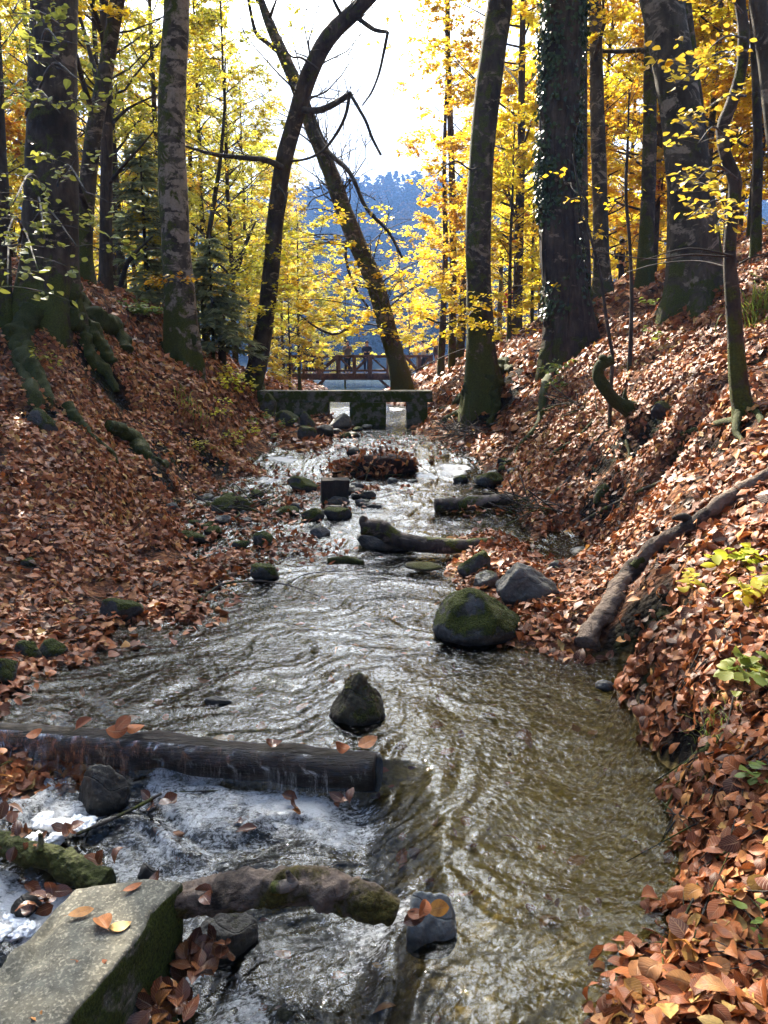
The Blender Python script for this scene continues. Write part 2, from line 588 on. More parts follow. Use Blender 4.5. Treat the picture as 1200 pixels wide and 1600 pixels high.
def mat_rock(name, dark=(.02, .02, .02), light=(.085, .083, .077), moss=.3, mosscol=(.05, .06, .007), wet=.0, mix_side=.0):
    k = M(name); v = k.coord()
    n1 = k.noise(v, 7, 9, .65, .3); n2 = k.noise(v, 34, 6)
    c = k.ramp(n1, [(.3, dark), (.7, light)])
    c = k.mixc(k.ramp(n2, [(.45, 0.0), (.75, .5)]), c, tuple(x * 1.5 for x in light))
    st = k.noise(v, 2.3, 4)
    c = k.mixc(k.ramp(st, [(.45, 0.0), (.65, .55)]), c, (.07, .055, .03))
    geo = k.n('ShaderNodeNewGeometry'); sep = k.n('ShaderNodeSeparateXYZ'); k.set(sep.inputs[0], geo.outputs['Normal'])
    up = k.math('MULTIPLY', sep.outputs[2], .28)
    mn = k.noise(v, 4.4, 7, .65)
    mm = k.math('ADD', k.math('ADD', mn, up), moss * .6 - .42)
    mmask = k.ramp(mm, [(.46, 0.0), (.56, 1.0)])
    m2 = k.noise(v, 75, 4)
    mc = k.ramp(m2, [(.3, tuple(x * .35 for x in mosscol)), (.75, tuple(x * 1.7 for x in mosscol))])
    c = k.mixc(mmask, c, mc)
    so = k.n('ShaderNodeSeparateXYZ'); k.set(so.inputs[0], v)
    wl = k.ramp(k.math('ADD', so.outputs[2], k.math('MULTIPLY', n1, .05)), [(.045, 1.0), (.075, 0.0)])
    c = k.mixc(k.math('MULTIPLY', wl, .75), c, (.008, .008, .007))
    crk = k.n('ShaderNodeTexVoronoi', feature='DISTANCE_TO_EDGE'); k.set(crk.inputs['Vector'], k.mixc(.35, v, k.n('ShaderNodeTexNoise', i_Scale=3.0, i_Vector=v).outputs['Color'])); crk.inputs['Scale'].default_value = 3.0
    ck = k.ramp(k.math('ADD', crk.outputs[0], k.math('MULTIPLY', n1, .05)), [(.022, 1.0), (.04, 0.0)])
    c = k.mixc(k.math('MULTIPLY', ck, .25), c, tuple(x * .4 for x in dark))
    h = k.math('ADD', k.math('MULTIPLY', n1, .7), k.math('MULTIPLY', n2, .25))
    h = k.math('SUBTRACT', h, k.math('MULTIPLY', ck, .14))
    h = k.math('ADD', h, k.math('MULTIPLY', k.math('MULTIPLY', m2, mmask), 1.2))
    rg = k.mixc(mmask, (.75 - .5 * wet,) * 3, (.95,) * 3)
    return k.fin(k.pbr(c, rg, .3 + .3 * wet, k.bump(h, .9, .045)))


def mat_leaf(name, stops, trans=.5, rough=.5, spec=.3, veins=False, hue=0.0):
    k = M(name)
    c = k.ramp(k.attr('rnd'), stops)
    nrm = None
    if hue:
        oi = k.n('ShaderNodeObjectInfo')
        hs = k.n('ShaderNodeHueSaturation')
        k.set(hs.inputs['Hue'], k.math('ADD', k.math('MULTIPLY', oi.outputs['Random'], hue), .5 - hue / 2)); k.set(hs.inputs['Color'], c)
        k.set(hs.inputs['Value'], k.math('ADD', k.math('MULTIPLY', oi.outputs['Random'], .3), .85))
        c = hs.outputs[0]
    if veins:
        uv = k.attr('leafuv', 'Vector'); sep = k.n('ShaderNodeSeparateXYZ'); k.set(sep.inputs[0], uv)
        av = k.math('ABSOLUTE', sep.outputs[1])
        ph = k.math('ADD', k.math('MULTIPLY', sep.outputs[0], 56.0), k.math('MULTIPLY', av, -16.0))
        sv = k.math('SINE', ph)
        rib = k.ramp(sv, [(.55, 0.0), (1.0, 1.0)])
        mid = k.ramp(av, [(.03, 1.0), (.09, 0.0)])
        ln = k.math('MAXIMUM', k.math('MULTIPLY', rib, .7), mid)
        vv = k.coord(); bl = k.noise(vv, 38, 4)
        c = k.mixc(k.ramp(bl, [(.45, 0.0), (.72, .6)]), c, (.10, .04, .018))
        c = k.mixc(k.math('MULTIPLY', ln, .35), c, (.42, .24, .12))
        nrm = k.bump(k.math('ADD', ln, k.math('MULTIPLY', bl, .5)), .55, .0025)
    p = k.pbr(c, rough, spec, nrm)
    if trans <= 0:
        return k.fin(p)
    tr = k.n('ShaderNodeBsdfTranslucent'); k.set(tr.inputs[0], c)
    mx = k.n('ShaderNodeMixShader'); mx.inputs[0].default_value = trans
    k.t.links.new(p, mx.inputs[1]); k.t.links.new(tr.outputs[0], mx.inputs[2])
    return k.fin(mx.outputs[0])


YEL = [(0, (.70, .44, .020)), (.35, (.74, .54, .030)), (.7, (.62, .57, .05)), (.9, (.70, .46, .02)), (1, (.58, .24, .012))]
GOLD = [(0, (.70, .46, .02)), (.5, (.74, .54, .03)), (.82, (.66, .38, .018)), (1, (.48, .17, .012))]
GRN = [(0, (.34, .36, .05)), (.4, (.48, .46, .05)), (.75, (.64, .52, .04)), (1, (.66, .38, .02))]
GRN2 = [(0, (.13, .19, .035)), (.6, (.22, .26, .045)), (1, (.40, .36, .05))]
BRN = [(0, (.04, .013, .007)), (.25, (.15, .036, .010)), (.5, (.31, .080, .018)), (.7, (.41, .125, .030)), (.86, (.48, .22, .08)), (.95, (.46, .19, .03)), (1, (.52, .33, .09))]
m_leaf_y = mat_leaf('yellow_beech_leaf', YEL, .55, hue=.035)
m_leaf_o = mat_leaf('golden_beech_leaf', GOLD, .55, hue=.03)
m_leaf_g = mat_leaf('yellow_green_leaf', GRN, .6, hue=.04)
m_leaf_sp = mat_leaf('browning_yellow_leaf', [(0, (.46, .40, .05)), (.4, (.58, .42, .04)), (.7, (.54, .32, .03)), (1, (.40, .17, .03))], .42)
m_leaf_o2 = mat_leaf('olive_leaf', [(0, (.20, .22, .04)), (.5, (.32, .32, .05)), (1, (.46, .38, .05))], .45)
m_leaf_n = mat_leaf('green_leaf', GRN2, .42)
m_litter = mat_leaf('dry_brown_leaf', BRN, .16, .48, .3, veins=True)
m_litter_wet = mat_leaf('wet_brown_leaf', [(0, (.05, .016, .010)), (.5, (.12, .035, .016)), (.85, (.20, .07, .025)), (1, (.30, .11, .02))], .1, .2, .5, veins=True)
m_ivy = mat_leaf('ivy_leaf', [(0, (.018, .035, .010)), (1, (.05, .085, .025))], .1, .4, .4)
m_needle = mat_leaf('spruce_needles', [(0, (.16, .19, .09)), (1, (.36, .39, .20))], .45, .6, .2)
m_bark_dark = mat_bark('dark_beech_bark', (.024, .017, .012), (.095, .072, .052), moss=.3, lichen=.08, moss_h=1.3, side=(-.3, -.7, .2))
m_bark_lichen = mat_bark('lichened_beech_bark', (.034, .026, .018), (.13, .104, .08), moss=.52, lichen=.62, moss_h=1.6, side=(-.8, -.4, 0))
m_bark_moss = mat_bark('mossy_bark', (.028, .021, .014), (.10, .078, .056), moss=.52, lichen=.3, moss_h=2.0, side=(-.5, -.5, .3))
m_bark_grey = mat_bark('grey_beech_bark', (.038, .030, .02), (.12, .098, .07), moss=.38, lichen=.28, moss_h=1.0)
m_bark_rough = mat_bark('furrowed_bark', (.035, .026, .02), (.12, .088, .062), moss=.25, lichen=0, moss_h=.8, stretch=.13, bscale=16, bd=.05)
m_twig = mat_bark('twig_bark', (.03, .024, .02), (.085, .07, .056), moss=.25, lichen=.1, moss_h=.4)
m_root = mat_bark('moss_covered_root', (.018, .014, .010), (.05, .04, .028), moss=.66, lichen=-.4, moss_h=9, mosscol=(.036, .041, .007))
m_dead = mat_bark('weathered_dead_wood', (.025, .02, .017), (.09, .072, .058), moss=.05, lichen=.35, moss_h=.3, stretch=.5, bscale=14)
m_rock = mat_rock('wet_stream_rock', moss=.25, wet=.5)
m_rock_moss = mat_rock('mossy_rock', moss=.58)
m_rock_pale = mat_rock('pale_grey_rock', (.045, .045, .04), (.14, .137, .125), moss=-.15)
m_rock_brown = mat_rock('brown_mossy_rock', (.022, .018, .010), (.075, .062, .036), moss=.42, mosscol=(.05, .052, .008))
m_rock_dark = mat_rock('dark_wet_rock', (.010, .009, .008), (.04, .034, .026), moss=.12, wet=.25)
m_wood_bridge = mat_bark('brown_bridge_timber', (.075, .040, .022), (.19, .105, .055), moss=-.5, lichen=-.6, moss_h=.05, stretch=.6)


def mat_log():
    k = M('wet_dark_log'); v = k.coord((.25, 1, 1), 'Object')
    n1 = k.noise(v, 26, 8, .7); n2 = k.noise(k.coord(), 5, 5)
    c = k.ramp(n1, [(.3, (.004, .0035, .004)), (.7, (.03, .019, .013))])
    c = k.mixc(k.ramp(n2, [(.5, 0.0), (.7, .6)]), c, (.035, .028, .012))
    n3 = k.noise(k.coord((.12, 1, 1)), 60, 5, .6)
    return k.fin(k.pbr(c, k.ramp(n2, [(.35, .32), (.65, .75)]), .22, k.bump(k.math('ADD', n1, k.math('MULTIPLY', n3, .5)), 1.0, .03)))


m_log = mat_log()


def mat_ground():
    k = M('forest_soil'); v = k.coord()
    n1 = k.noise(v, 5, 8, .65); n2 = k.noise(v, 1.1, 5, .6)
    vor = k.n('ShaderNodeTexVoronoi'); k.set(vor.inputs['Vector'], v); vor.inputs['Scale'].default_value = 14
    vd = k.n('ShaderNodeSeparateColor'); k.set(vd.inputs[0], vor.outputs['Color'])
    leafc = k.ramp(vd.outputs[0], [(0, (.05, .02, .012)), (.5, (.12, .045, .02)), (.8, (.2, .085, .035)), (1, (.26, .13, .06))])
    c = k.mixc(k.ramp(n1, [(.35, 0.0), (.55, 1.0)]), (.018, .013, .010), leafc)
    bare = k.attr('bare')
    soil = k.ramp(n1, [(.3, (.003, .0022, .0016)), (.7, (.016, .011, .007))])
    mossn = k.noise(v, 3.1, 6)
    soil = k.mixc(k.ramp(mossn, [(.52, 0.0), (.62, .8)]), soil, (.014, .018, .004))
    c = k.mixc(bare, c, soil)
    # gravel bed of the stream
    v2 = k.n('ShaderNodeTexVoronoi'); k.set(v2.inputs['Vector'], v); v2.inputs['Scale'].default_value = 22
    g2 = k.n('ShaderNodeSeparateColor'); k.set(g2.inputs[0], v2.outputs['Color'])
    peb = k.ramp(g2.outputs[1], [(0, (.014, .011, .006)), (.5, (.04, .031, .016)), (.85, (.08, .065, .04)), (1, (.14, .12, .09))])
    nb = k.noise(v, 26, 7, .7)
    peb = k.mixc(k.ramp(nb, [(.35, .75), (.7, 0.0)]), peb, (.05, .036, .014))
    pat = k.noise(v, 2.0, 5)
    peb = k.mixc(k.ramp(pat, [(.4, 0.0), (.65, .8)]), peb, (.045, .034, .014))
    bed = k.attr('bed')
    peb = k.mixc(k.attr('silt'), peb, k.mixc(k.ramp(nb, [(.3, 0.0), (.7, 1.0)]), (.24, .155, .046), (.52, .36, .12)))
    c = k.mixc(bed, c, peb)
    h = k.math('ADD', n1, k.math('MULTIPLY', v2.outputs['Distance'], -.5))
    return k.fin(k.pbr(c, .95, .12, k.bump(h, 1.0, .06)))


m_ground = mat_ground()


def mat_water():
    k = M('stream_water_surface')
    v = k.coord((1, 1.15, 1))
    b_ = k.noise(v, 24, 3, .5, .8)
    nrm = k.bump(b_, 1.0, .010)
    fr = k.n('ShaderNodeFresnel'); fr.inputs[0].default_value = 1.45; k.set(fr.inputs['Normal'], nrm)
    gl = k.n('ShaderNodeBsdfGlossy'); gl.inputs['Roughness'].default_value = .02; k.set(gl.inputs['Normal'], nrm)
    tr = k.n('ShaderNodeBsdfTransparent'); tr.inputs[0].default_value = (.52, .54, .46, 1)
    mx = k.n('ShaderNodeMixShader'); k.set(mx.inputs[0], fr.outputs[0])
    k.t.links.new(tr.outputs[0], mx.inputs[1]); k.t.links.new(gl.outputs[0], mx.inputs[2])
    # white water
    fo = k.attr('foam')
    cf = k.n('ShaderNodeTexCoord'); mf_ = k.n('ShaderNodeMapping'); k.set(mf_.inputs[0], cf.outputs['Object']); mf_.inputs['Rotation'].default_value = (0, 0, rad(-50)); mf_.inputs['Scale'].default_value = (.5, 1.25, 1)
    fn = k.noise(mf_.outputs[0], 17, 9, .76, 1.6)
    fb = k.noise(k.coord((1, 1, 1)), 6, 3, .5, .5)
    fs = k.noise(k.coord((.8, 1, 1)), 55, 5, .7, .8)
    fsum = k.math('ADD', k.math('ADD', k.math('MULTIPLY', fo, .85), k.math('MULTIPLY', fn, .75)), k.math('ADD', k.math('MULTIPLY', fb, .3), k.math('MULTIPLY', fs, .6)))
    fm = k.math('MULTIPLY', k.ramp(fsum, [(.0, 0.0), (.82, 0.0), (1.0, .30)]), 1.0)
    fm2 = k.n('ShaderNodeMapRange'); fm2.interpolation_type = 'SMOOTHSTEP'; k.set(fm2.inputs[0], fsum); fm2.inputs[1].default_value = 1.14; fm2.inputs[2].default_value = 1.42; fm2.inputs[4].default_value = .94
    fm = fm2.outputs[0]
    fd = k.pbr((.88, .89, .90), .3, .5, k.bump(k.math('ADD', fn, k.math('MULTIPLY', fs, .5)), 1.0, .05))
    mf = k.n('ShaderNodeMixShader'); k.set(mf.inputs[0], fm)
    k.t.links.new(mx.outputs[0], mf.inputs[1]); k.t.links.new(fd, mf.inputs[2])
    return k.fin(mf.outputs[0])


m_water = mat_water()


def mat_lake():
    k = M('lake_water_surface')
    n = k.noise(k.coord((1, .35, 1)), 1.6, 4)
    gl = k.pbr((.02, .04, .045), .12, .5, k.bump(n, .25, .05))
    return k.fin(gl)


m_lake = mat_lake()
m_foam = mat_plain('white_foam', (.82, .83, .84), .5, .06, 60, .01)


def mat_concrete(name, moss=.2):
    k = M(name); v = k.coord()
    n1 = k.noise(v, 16, 9, .7); n2 = k.noise(v, 3, 5); n3 = k.noise(v, 90, 4)
    c = k.ramp(n1, [(.3, (.06, .056, .045)), (.7, (.165, .155, .12))])
    c = k.mixc(k.ramp(n3, [(.52, 0.0), (.66, .8)]), c, (.32, .29, .22))
    c = k.mixc(k.ramp(k.noise(v, 42, 5, .7), [(.55, 0.0), (.7, .75)]), c, (.035, .033, .024))
    c = k.mixc(k.ramp(n2, [(.45, 0.0), (.68, .6)]), c, (.055, .05, .035))
    geo = k.n('ShaderNodeNewGeometry'); sep = k.n('ShaderNodeSeparateXYZ'); k.set(sep.inputs[0], geo.outputs['Normal'])
    sidem = k.ramp(sep.outputs[2], [(.35, .55), (.75, 0.0)])
    m1 = k.noise(v, 5.5, 7, .65)
    mm = k.ramp(k.math('ADD', k.math('ADD', m1, k.math('MULTIPLY', sidem, .55)), moss - .2), [(.60, 0.0), (.68, 1.0)])
    m2 = k.noise(v, 95, 4)
    mc = k.ramp(m2, [(.3, (.012, .018, .004)), (.75, (.075, .095, .014))])
    c = k.mixc(mm, c, mc)
    h = k.math('ADD', k.math('ADD', n1, k.math('MULTIPLY', n3, .3)), k.math('MULTIPLY', k.math('MULTIPLY', m2, mm), 1.0))
    return k.fin(k.pbr(c, .9, .2, k.bump(h, .9, .008)))


m_conc = mat_concrete('mossy_concrete', .12)
m_conc2 = mat_concrete('stained_weir_concrete', .05)


def mat_hill():
    k = M('far_forest_slope'); v = k.coord()
    n = k.noise(v, .09, 6, .7)
    c = k.ramp(n, [(.35, (.02, .03, .02)), (.6, (.05, .05, .03)), (.75, (.12, .07, .03))])
    return k.fin(k.pbr(c, 1, 0))


m_hill = mat_hill()
m_far_leaf = mat_leaf('far_forest_foliage', [(0, (.010, .020, .012)), (.5, (.02, .03, .016)), (.75, (.06, .045, .016)), (1, (.10, .055, .02))], .1, .9, 0)

# ------------------------------------------------------------------ ground sheet
bare_spots = []


def make_ground():
    rows = np.r_[np.linspace(-6, 1.2, 14), np.exp(np.linspace(math.log(1.3), math.log(46), 330)), np.exp(np.linspace(math.log(48), math.log(2600), 60))]
    uu = np.linspace(-1, 1, 361)
    uu = np.sign(uu) * (np.abs(uu) * .75 + .55 * np.abs(uu) ** 3.0)
    X = uu[None] * (np.maximum(rows, 0)[:, None] * .95 + 4.0)
    Y = np.repeat(rows[:, None], len(uu), 1)
    x, y = X.ravel(), Y.ravel()
    g = G(x, y)
    far = sstep(200, 420, y)
    g = g * (1 - far) + 3.0 * far
    g = np.clip(g, -3, 30)
    w = Wlev(x, y)
    bed = sstep(.015, -.03, g - w) * sstep(60, 30, y)
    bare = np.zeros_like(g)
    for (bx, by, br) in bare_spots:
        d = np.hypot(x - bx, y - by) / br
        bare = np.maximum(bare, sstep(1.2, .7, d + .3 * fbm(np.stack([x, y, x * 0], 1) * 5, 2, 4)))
    nr, nc = len(rows), len(uu)
    i = np.arange(nr - 1)[:, None] * nc; j = np.arange(nc - 1)[None]
    Q = np.stack([i + j, i + j + 1, i + nc + j + 1, i + nc + j], -1).reshape(-1, 4)
    b = B(); b.add(np.stack([x, y, g], 1), Q)
    silt = sstep(.0, .55, x + .12 * (y - 2)) * sstep(5.8, 4.4, y)
    obj('ground', b, m_ground, extra={'bed': bed, 'bare': bare, 'silt': silt}, kind='structure')


# ------------------------------------------------------------------ stream
foam_spots = []   # x, y, radius, strength


def make_water():
    rows = np.r_[np.linspace(.3, 1.6, 10)[:-1], np.exp(np.linspace(math.log(1.6), math.log(26), 560))]
    t = np.linspace(0, 1, 420)
    lo = np.interp(rows, [0, 2, 4, 6, 8, 12, 16, 20, 26], [-3.2, -3.2, -3.6, -3.9, -3.6, -3.2, -3, -3, -3.4])
    hi = np.interp(rows, [0, 2, 4, 6, 8, 12, 16, 20, 26], [1.3, 1.3, 2.0, 2.3, 3.2, 3.0, 2.2, 2, 2.4])
    X = lo[:, None] + (hi - lo)[:, None] * t[None]
    Y = np.repeat(rows[:, None], len(t), 1)
    x, y = X.ravel(), Y.ravel()
    w = Wlev(x, y)
    e = .04
    sl = np.hypot((Wlev(x, y + e) - Wlev(x, y - e)) / (2 * e), (Wlev(x + e, y) - Wlev(x - e, y)) / (2 * e))
    s = (x - LOGB[0]) * _ln[0] + (y - LOGB[1]) * _ln[1]
    rapid = sstep(0, .15, s) * sstep(.55, -.25, x - .25 * s)
    riff = np.maximum(sstep(7.6, 9, y) * sstep(18, 14, y) * .35, sstep(.10, .3, sl) * .8 * sstep(5, 6, y))
    rough = np.clip(np.maximum(rapid * .9, riff), 0, 1)
    p = np.stack([x, y, np.zeros_like(x)], 1)
    wp = p + .35 * np.stack([fbm(p * 1.4, 2, 21), fbm(p * 1.4, 2, 22), 0 * x], 1)
    # long ripples lying across the current, bent by the eddies
    st = np.stack([wp[:, 0] * 1.6 + wp[:, 1] * .5, wp[:, 1] * 3.6 - wp[:, 0] * .9, 0 * x], 1)
    h = fbm(st * 1.5, 3, 31) * .0125 + fbm(st * 4.4, 3, 35) * .0062
    calm = .6 + .5 * sstep(-.6, .6, fbm(p * .8, 2, 41)) 
    still = sstep(-.1, .7, x + .1 * (y - 2)) * sstep(6.2, 4.6, y)
    h = h * calm * (1 + 1.1 * rough) * (1 - .45 * still)
    h = h + rough * (fbm(wp * np.array([7, 5, 1]), 4, 51) * .020)
    h = h + rapid * fbm(wp * np.array([3, 3, 1]), 3, 55) * .022
    foam = np.clip(sstep(.22, .8, sl) * .8, 0, .95) * sstep(5, 6, y)
    foam = np.maximum(foam, rapid * (.25 + .35 * fbm(wp * 2.2, 3, 61)))
    foam = np.maximum(foam, riff * (.15 + .22 * fbm(p * 2.0, 3, 66)))
    for fx, fy, fr, fs in foam_spots:
        d = np.hypot(x - fx, y - fy) / fr
        foam = np.maximum(foam, fs * sstep(1.0, .2, d + .35 * fbm(p * 5, 3, 71)))
    nr, nc = X.shape
    i = np.arange(nr - 1)[:, None] * nc; j = np.arange(nc - 1)[None]
    Q = np.stack([i + j, i + j + 1, i + nc + j + 1, i + nc + j], -1).reshape(-1, 4)
    b = B(); b.add(np.stack([x, y, w + h], 1), Q)
    obj('stream_water', b, m_water, extra={'foam': np.clip(foam, 0, 1)}, kind='structure')
    bl = B(); xs = np.linspace(-110, 90, 41); ys = np.linspace(26.02, 185, 41)
    XX, YY = np.meshgrid(xs, ys); i = np.arange(40)[:, None] * 41; j = np.arange(40)[None]
    Q = np.stack([i + j, i + j + 1, i + 42 + j, i + 41 + j], -1).reshape(-1, 4)
    bl.add(np.stack([XX.ravel(), YY.ravel(), np.full(XX.size, 1.0)], 1), Q)
    obj('lake', bl, m_lake, kind='structure')


# ------------------------------------------------------------------ fallen leaves
def make_litter():
    groups = [(1.3, 5.2, 2300, (5, 5), 1.0), (5.2, 13, 1350, (3, 3), 1.1), (13, 48, 0, (3, 3), 1.7)]
    b = B()
    nrm_e = .06
    for d0, d1, dens, tm, sc in groups:
        area = (d1 - d0) * (d0 + d1) / 2 * 1.5 + 3 * (d1 - d0)
        n = int(area * dens) if dens else 95000
        # uniform in area inside a wedge
        yy = np.sqrt(rng.uniform(d0 ** 2, d1 ** 2, n)) if dens else np.exp(rng.uniform(math.log(d0), math.log(d1), n))
        xx = rng.uniform(-1, 1, n) * (.72 * yy + 1.0)
        g = G(xx, yy); w = Wlev(xx, yy)
        dry = g - w
        q = np.stack([xx, yy, xx * 0], 1)
        cl = fbm(q * 2.3, 3, 81)
        keep = (dry > .0) & (dry > -.02 + .03 * rng.random(n))
        keep &= ~((dry < .10) & (cl < -.35) & (yy > 5))
        keep &= ~((fbm(q * 1.1, 3, 83) < -.55) & (rng.random(n) < .8))
        under = (dry <= 0) & (dry > -.3) & (rng.random(n) < .007)
        float_ = (dry <= 0) & (dry > -.05) & (rng.random(n) < .10 + .55 * (cl > .1))
        keep = keep | under | float_
        for (bx, by, br) in bare_spots:
            keep &= ~((np.hypot(xx - bx, yy - by) < br * (1 + .4 * cl)) & (rng.random(n) < .72))
        xx, yy, g, w = xx[keep], yy[keep], g[keep], w[keep]; fl = float_[keep]
        n = len(xx)
        gx = (G(xx + nrm_e, yy) - G(xx - nrm_e, yy)) / (2 * nrm_e); gy = (G(xx, yy + nrm_e) - G(xx, yy - nrm_e)) / (2 * nrm_e)
        gn = np.stack([-gx, -gy, np.ones(n)], 1); gn /= np.linalg.norm(gn, axis=1)[:, None]
        tilt = rng.normal(0, .36, (n, 3)); nn = gn + tilt; nn /= np.linalg.norm(nn, axis=1)[:, None]
        dv = rng.normal(0, 1, (n, 3)); dv -= nn * (dv * nn).sum(1)[:, None]
        L = np.clip(rng.normal(.074, .020, n), .03, .135) * sc * (np.clip(yy / 13, 1, 3) ** .5 if not dens else 1)
        z = np.where(fl, w + .004, g + rng.exponential(.016, n) + .003)
        # deeper drifts of leaves where they gather
        P = np.stack([xx, yy, z], 1) - dv / np.linalg.norm(dv, axis=1)[:, None] * (L * .5)[:, None]
        big = vnoise(q[keep] * .55, 88) * .14
        rn = np.clip(rng.beta(1.35, 1.5, n) + big, 0, 1)
        rn = np.where(rng.random(n) < .035, rng.uniform(.93, 1, n), rn)
        leaves(b, P, dv, nn, L, L * rng.uniform(.24, .40, n), .15, .14, tm, rn)
    obj('leaf_litter', b, m_litter, kind='stuff')
    print('litter verts', b.n)


# ------------------------------------------------------------------ hills across the lake
def hill_h(x, y):
    t = np.clip((y - 175) / 290, 0, 1)
    ridge = 90 + 7 * np.sin(x * .008 + .6) - .02 * x
    p = np.stack([x * .012, y * .012, x * 0], 1)
    return 1 + ridge * t ** 1.15 * (1 + .0 * t) + fbm(p, 4, 91) * 8 * t


def make_hills():
    xs = np.linspace(-620, 620, 90); ys = np.linspace(172, 640, 50)
    XX, YY = np.meshgrid(xs, ys); x, y = XX.ravel(), YY.ravel()
    b = B(); i = np.arange(49)[:, None] * 90; j = np.arange(89)[None]
    Q = np.stack([i + j, i + j + 1, i + 91 + j, i + 90 + j], -1).reshape(-1, 4)
    b.add(np.stack([x, y, hill_h(x, y) - 1], 1), Q)
    obj('hills', b, m_hill, kind='structure')
    # forest on the far slope: one mass nobody could count
    n = 7500
    yy = np.sqrt(rng.uniform(178 ** 2, 470 ** 2, n)); xx = rng.uniform(-.62, .62, n) * yy
    zz = hill_h(xx, yy)
    b = B()
    K = 26
    H = rng.uniform(6, 12, n); Rr = H * rng.uniform(.22, .36, n)
    con = (rng.random(n) < .35)
    t = rng.random((n, K)) ** .8; az = rng.uniform(0, 2 * math.pi, (n, K))
    prof = np.where(con[:, None], 1 - t, np.sin(math.pi * np.clip(t * .9 + .1, 0, 1)) ** .7)
    rr = Rr[:, None] * prof * rng.uniform(.5, 1, (n, K))
    P = np.stack([xx[:, None] + rr * np.cos(az), yy[:, None] + rr * np.sin(az), zz[:, None] + H[:, None] * (.12 + .85 * t)], -1).reshape(-1, 3)
    d = np.stack([np.cos(az), np.sin(az), rng.uniform(-.6, .3, (n, K))], -1).reshape(-1, 3)
    nn = np.c_[rng.normal(0, .5, (n * K, 2)), np.ones(n * K)]
    sz = np.repeat(Rr, K) * rng.uniform(.6, 1.1, n * K)
    treer = np.where(con, rng.uniform(0, .35, n), rng.uniform(.3, 1, n))
    diamonds(b, P - d * sz[:, None] * .4, d, nn, sz, sz * .45, np.repeat(treer, K))
    obj('far_forest', b, m_far_leaf, kind='stuff', smooth=False)


# ------------------------------------------------------------------ world, sun, camera
FILL_CLOUD_EL, FILL_CLOUD_AZ, CLOUD_LO, FILL_CLOUD_HI = 47.0, -8.0, 9.5, 100.0
SUN_EL, SUN_AZ = 37.0, -22.5       # degrees; azimuth measured from the view direction, minus = left


